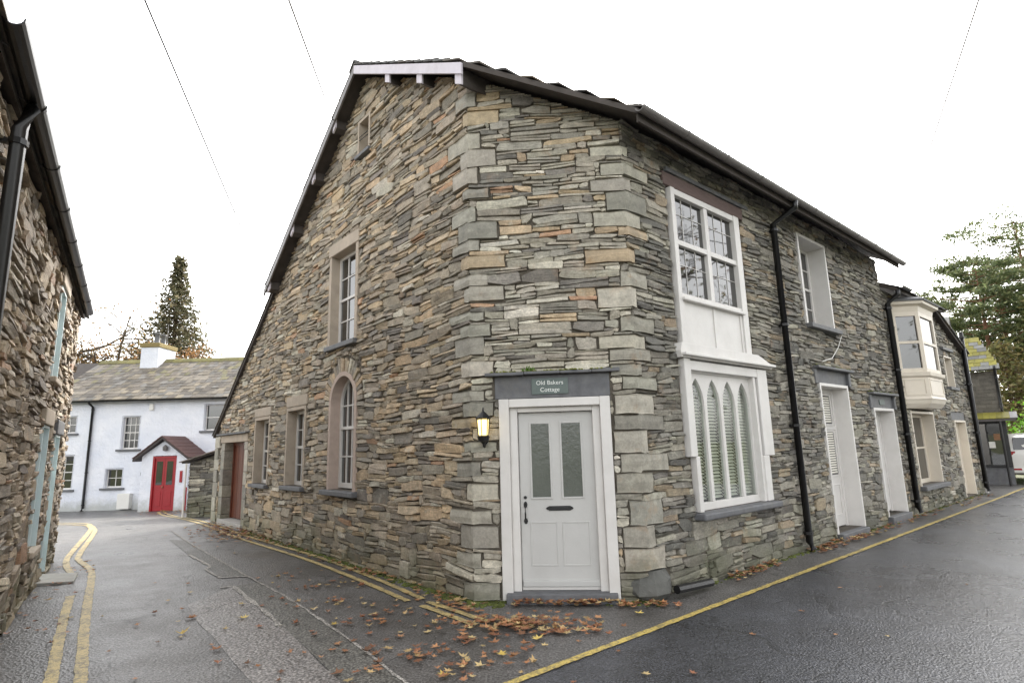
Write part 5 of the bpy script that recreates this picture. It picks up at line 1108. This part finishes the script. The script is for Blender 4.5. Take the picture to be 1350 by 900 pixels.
def conifer(name, base, h, r, seed, label, cols, n_br, leaf, bare=.12, droop=-.25, profile=None, per=10, group=None, barkc=(92, 70, 56), clump=.10, clumps=0):
    rng = random.Random(seed); T = empty(name, base, label, 'tree', group); b = Vector(base); mb = MB(); lf = MB(); bc = lin(barkc)
    mb.tube([b-Vector((0, 0, .3)), b+Vector((0, 0, h*.5)), b+Vector((0, 0, h))], h*.022, 8, .02, False, bc)
    profile = profile or (lambda t: 1-t)
    for i in range(n_br):
        t = bare+(1-bare)*(i+.5)/n_br; L = r*profile(t)*rng.uniform(.55, 1.1); a = i*2.399+rng.uniform(-.5, .5); z = h*t
        if L < .1: L = .1
        p = b+Vector((0, 0, z)); d = Vector((math.cos(a), math.sin(a), rng.uniform(-.05, .25))); pts = [p]
        for k in range(4): d = (d+Vector((0, 0, droop*.25+ (.18 if k == 3 else 0)))).normalized(); pts.append(pts[-1]+d*L/4)
        mb.tube(pts, max(.012, L*.018), 4, .008, False, bc)
        m = int(per*max(.25, L/r)*4)
        if clumps:
            for q in range(rng.randint(1, clumps)):
                c = pts[rng.choice((2, 3, 4, 4))]+Vector((rng.gauss(0, .25), rng.gauss(0, .25), .1)); sz = r*clump*rng.uniform(.6, 1.3)
                for k in range(m//2): leaf_quad(lf, c+Vector((rng.gauss(0, sz), rng.gauss(0, sz), rng.gauss(0, sz*.30))), leaf*rng.uniform(.5, 1.3), rng, shade(lin(rng.choice(cols)), rng, .6, 1.35), .9, .35)
            continue
        for k in range(m):
            f = rng.random()**.6; j = min(3, int(f*4)); q = pts[j].lerp(pts[j+1], f*4-j) if f < 1 else pts[4]; s = r*clump
            leaf_quad(lf, q+Vector((rng.gauss(0, s), rng.gauss(0, s), rng.gauss(0, s*.7)-s*.3)), leaf*rng.uniform(.6, 1.4), rng, shade(lin(rng.choice(cols)), rng, .6, 1.35), .6, .5)
    mb.build('trunk', M['bark'], T); lf.build('crown', M['leaf'], T); return T
GREEN = ((62, 72, 44), (78, 84, 52), (52, 60, 38), (92, 92, 58))
conifer('giant_conifer', (-42.4, 70, -1), 27.6, 8.2, 3, 'tall conical dark conifer behind the white house chimney', ((96, 96, 72), (112, 106, 82), (84, 86, 64), (124, 114, 90)), 460, .46, .10, -.35, lambda t: min(.80, (1-t)*1.5), 24, clump=.042)  # leaf colours lightened: the bright light from behind is put into them
broadleaf('autumn_tree', (-33.6, 47, -.6), 15, 5, 'thinning autumn tree behind the ridge of the white house', ((140, 116, 78), (118, 104, 66), (150, 110, 70)), 6, .24, depth=4, group=None)
broadleaf('autumn_tree', (-39, 46, -.6), 19, 8, 'tall nearly bare tree behind the left stone house', ((138, 120, 84), (112, 100, 66)), 4, .24, depth=4)
broadleaf('autumn_tree', (-29.5, 50, -.6), 12.4, 14, 'low brown-leaved tree left of the white chimney', ((150, 112, 74), (132, 100, 66)), 7, .24, depth=4)
PINE = ((96, 108, 74), (112, 122, 82), (82, 94, 64), (128, 132, 92))
def pine(base, h, r, seed, label):
    return conifer('pine_tree', base, h, r, seed, label, PINE, 54, .30, .38, .10, lambda t: .35+.8*math.sin(min(1, max(0, (t-.36)/.64))*math.pi*.86)**.8, 80, 'pine trees beyond the terrace', (122, 88, 68), .13, 3)
pine((30.5, 36, 0), 12.2, 2.5, 21, 'red-trunked pine standing over the mossy shop roof')
pine((37.4, 40, 0), 17.0, 4.6, 22, 'tallest pine at the right edge of the picture')
pine((33.5, 38, 0), 13.4, 3.4, 25, 'thin pine between the other two pines')
conifer('evergreen_tree', (31.5, 33, 0), 9.6, 4.0, 27, 'dense drooping evergreen behind the parked car', ((72, 84, 48), (92, 98, 58), (112, 104, 66)), 240, .34, .04, -.3, lambda t: min(1, (1-t)*1.5), 16, clump=.11)
conifer('evergreen_tree', (27.4, 31.5, 0), 6.6, 2.8, 28, 'brownish evergreen beside the shop wall', ((104, 100, 62), (92, 94, 54), (122, 110, 70)), 170, .26, .03, -.25, lambda t: min(1, (1-t)*1.6), 14, clump=.11)
def bush(base, r, h, seed, label, cols, n, leaf):
    rng = random.Random(seed); T = empty('garden_bush', base, label, 'bush'); lf = MB(); st = MB()
    for k in range(9): a = rng.uniform(0, 6.28); st.tube([Vector(base), Vector(base)+Vector((math.cos(a)*r*.35, math.sin(a)*r*.35, h*.5)), Vector(base)+Vector((math.cos(a)*r*.7, math.sin(a)*r*.7, h*.85))], .025, 5, .008, False, lin((80, 66, 52)))
    for k in range(n):
        d = Vector((rng.gauss(0, 1), rng.gauss(0, 1), abs(rng.gauss(0, 1)))).normalized()*(rng.random()**.4)*(1+.25*math.sin(5*k)); leaf_quad(lf, Vector(base)+Vector((d.x*r, d.y*r, d.z*h*.95+.05)), leaf*rng.uniform(.6, 1.4), rng, shade(lin(rng.choice(cols)), rng, .7, 1.3))
    st.build('stems', M['bark'], T); lf.build('foliage', M['leaf'], T)
bush((22.4, 24.6, 0), 1.3, 2.9, 31, 'bright green leafy bush behind the parked car', ((104, 150, 48), (128, 168, 66), (84, 128, 40)), 2600, .14)
bush((25.5, 26.4, 0), 2.2, 3.6, 32, 'dark green bush beyond the bright one', ((74, 92, 42), (96, 104, 54), (118, 108, 60)), 3200, .18)
# trees on the far side of the road, out of the picture: they stand in the window reflections and shade the road front
for i, (x, y, h, sd) in enumerate(((17.5, 2.5, 12, 61), (23, 9.5, 13, 62), (13, -7, 11, 63))):
    broadleaf('roadside_tree', (x, y, 0), h, sd, ('roadside tree across the road, nearest the camera side', 'roadside tree across the road, opposite the terrace', 'roadside tree behind the camera')[i], ((96, 92, 44), (84, 88, 42), (136, 100, 52)), 2, .26, depth=4)
# ================================================================== overhead wires
def wire(p, q, label, sag=.12, r=.004):
    p, q = Vector(p), Vector(q); pts = [p.lerp(q, t/16)-Vector((0, 0, sag*4*(t/16)*(1-t/16))) for t in range(17)]
    o = MB().tube(pts, r, 5).build('overhead_wire', M['wire'], None); tag(o, label, 'wire', 'overhead wires'); return o
wire((-3.62, 4.8, 6.30), FL.P(6.85, .2, 5.0), 'thin wire slanting down to the far eave of the gable', .0, .009)
wire((-1.72, 3.8, 5.25), FL.P(3.6, .24, 7.28), 'thin wire running up to the verge of the gable', .0, .009)
wire((4.78, 4.9, 6.05), FR.P(8.6, .42, 5.30), 'thin wire at upper right reaching the end of the long eave', .0, .009)
wire((5.10, 5.95, 6.85), FR.P(6.0, .42, 5.32), 'faint wire left of the other right-hand wire', .0, .007)

# ================================================================== fallen leaves
LEAFC = ((158, 112, 80), (170, 126, 90), (144, 98, 72), (182, 154, 108), (150, 102, 76), (188, 166, 120), (124, 90, 68), (168, 120, 84))
def maple(mb, c, size, rng, col, tilt=.25):
    """a lobed leaf, slightly curled"""
    a0 = rng.uniform(0, 6.28); prof = [(0, .30), (.12, .95), (.17, .5), (.27, 1.), (.34, .48), (.42, .8), (.47, .3), (.5, .75), (.53, .3), (.58, .8), (.66, .48), (.73, 1.), (.83, .5), (.88, .95)]
    nx, ny = rng.gauss(0, tilt), rng.gauss(0, tilt); cu = rng.uniform(-.1, .35); pts = [Vector(c)+Vector((0, 0, .002))]
    for f, r in prof:
        r = r*size*.5*rng.uniform(.85, 1.1); a = a0+f*2*math.pi; x, y = math.cos(a)*r, math.sin(a)*r; pts.append(Vector(c)+Vector((x, y, max(.0015, abs(x*nx+y*ny)+cu*r*r/size+.003))))
    n = len(prof); mb.add(pts, [(0, 1+k, 1+(k+1) % n) for k in range(n)], False, col)
rng = random.Random(99); lit = MB()
def gz(x, y): return G(x, y)+.012
def scatter(n, f, s0=.06, s1=.12, pile=0):
    for k in range(n):
        x, y = f(); maple(lit, (x, y, gz(x, y)+rng.uniform(0, pile)), rng.uniform(s0, s1), rng, shade(lin(rng.choice(LEAFC)), rng, .65, 1.2))
gs = lambda cx, cy, sx, sy, th=0: (lambda: (lambda a, b: (cx+a*math.cos(th)-b*math.sin(th), cy+a*math.sin(th)+b*math.cos(th)))(rng.gauss(0, sx), rng.gauss(0, sy)))
along = lambda F, a, b, v0, v1: (lambda: F.P(rng.uniform(a, b), v0+(v1-v0)*rng.random()**1.6, 0)[:2])
scatter(430, gs(-6.0, 12.6, .95, .42, 2.2), .08, .13, .03); scatter(190, gs(-.02, 5.60, .30, .11, -.1), .06, .125, .04); scatter(40, gs(.25, 5.45, .3, .12, -.3), .08, .15, .02); scatter(80, gs(-.74, 7.05, .16, .09, 2.3), .06, .12, .05)
scatter(34, gs(-.62, 6.30, .25, .08, 2.3), .07, .13, .02); scatter(95, along(FC, .42, 1.5, .10, .20), .07, .12, .04); scatter(34, along(FC, 1.5, 2.1, .1, .3), .07, .12, .02)
scatter(60, along(FL, .3, 8, .04, .3), .07, .12, .02); scatter(30, gs(-2.05, 8.05, .25, .08, 2.3), .07, .12, .03); scatter(60, along(FR, 1.4, 2.6, .05, .26), .07, .12, .03); scatter(130, along(FR, 3.7, 6.0, .05, .3), .07, .13, .03); scatter(80, along(FR, 6, 9.3, .05, .3), .07, .12, .03); scatter(50, along(FR, 9, 15, .05, .4), .06, .12, .02)
for cx, cy, n in ((-.75, 4.85, 16), (-.45, 4.55, 14), (-1.15, 5.1, 8), (-.2, 4.75, 9), (-1.5, 5.9, 7), (-1.9, 6.5, 8), (-.4, 5.3, 12), (.1, 4.95, 6), (-2.4, 7.4, 8), (-1.2, 4.5, 6)): scatter(n, gs(cx, cy, .13, .09, rng.uniform(0, 3)), .06, .12, .012)
scatter(70, gs(-.9, 5.3, .9, .7, -.3), .05, .11); scatter(40, gs(-2.2, 7.2, 1.1, .45, 2.3), .05, .11); scatter(26, gs(-2.4, 6.3, 1.1, .9), .06, .11); scatter(26, gs(-4.0, 6.0, 1.4, 1.3), .05, .10); scatter(24, gs(3.2, 5.4, 2.2, 1.2), .04, .08)
scatter(34, along(FW, -2.5, 2.8, .05, .6), .06, .11, .01); scatter(120, gs(-13.2, 23.2, .8, .3), .08, .13, .05); scatter(60, gs(-11.5, 21.2, .9, .5), .08, .13, .03)
lit.build('leaf_litter', M['fallen'], None, kind='stuff', label='drifts of orange and brown fallen leaves along the walls', category='leaves')
spots = [(-.30, 4.62), (-.83, 4.98), (-1.05, 5.35), (-1.55, 5.21), (-1.75, 5.75), (-1.3, 6.1), (-2.0, 6.6), (-1.1, 4.75), (.35, 5.35), (.15, 5.2), (.45, 5.75), (-.15, 4.85), (-3.1, 5.6), (-2.75, 6.05), (-3.3, 6.1), (-4.6, 5.2), (-4.9, 5.6), (-1.9, 7.3), (-2.35, 7.6), (.75, 5.75), (1.15, 5.85), (-.55, 4.45), (-1.35, 4.55), (-2.55, 5.15)]
for k, (x, y) in enumerate(spots):
    mb = MB(); maple(mb, (x, y, gz(x, y)), rng.uniform(.10, .15), rng, shade(lin(rng.choice(LEAFC+((200, 176, 100), (186, 160, 84)))), rng, .85, 1.2)); o = mb.build('fallen_leaf', M['fallen'], None)
    tag(o, 'single large lobed autumn leaf lying loose on the wet asphalt', 'leaf', 'large loose leaves on the lane')
# moss along the foot of the walls
mo = MB()
def mossy(F, a, b, n, wmax=.16):
    for k in range(n):
        u, v = rng.uniform(a, b), rng.random()**2*wmax; p = F.P(u, v, 0); r = rng.uniform(.012, .04); mo.lathe((p[0], p[1], gz(p[0], p[1])-.012), [(r, 0), (r*.85, r*.28), (r*.3, r*.45)], 6, shade(lin((84, 92, 40)), rng, .6, 1.3))
mossy(FL, -.1, 4.5, 500); mossy(FL, 4.5, 8.2, 260); mossy(FC, -.05, .35, 110, .25); mossy(FC, 1.4, 2.0, 60); mossy(FR, .9, 9, 320, .1); mossy(FR, 9, 15, 120, .1)
mo.build('moss', M['moss'], None, kind='stuff', label='green moss along the foot of the walls', category='moss')
for o in bpy.data.objects:
    if '_w' in o: del o['_w']
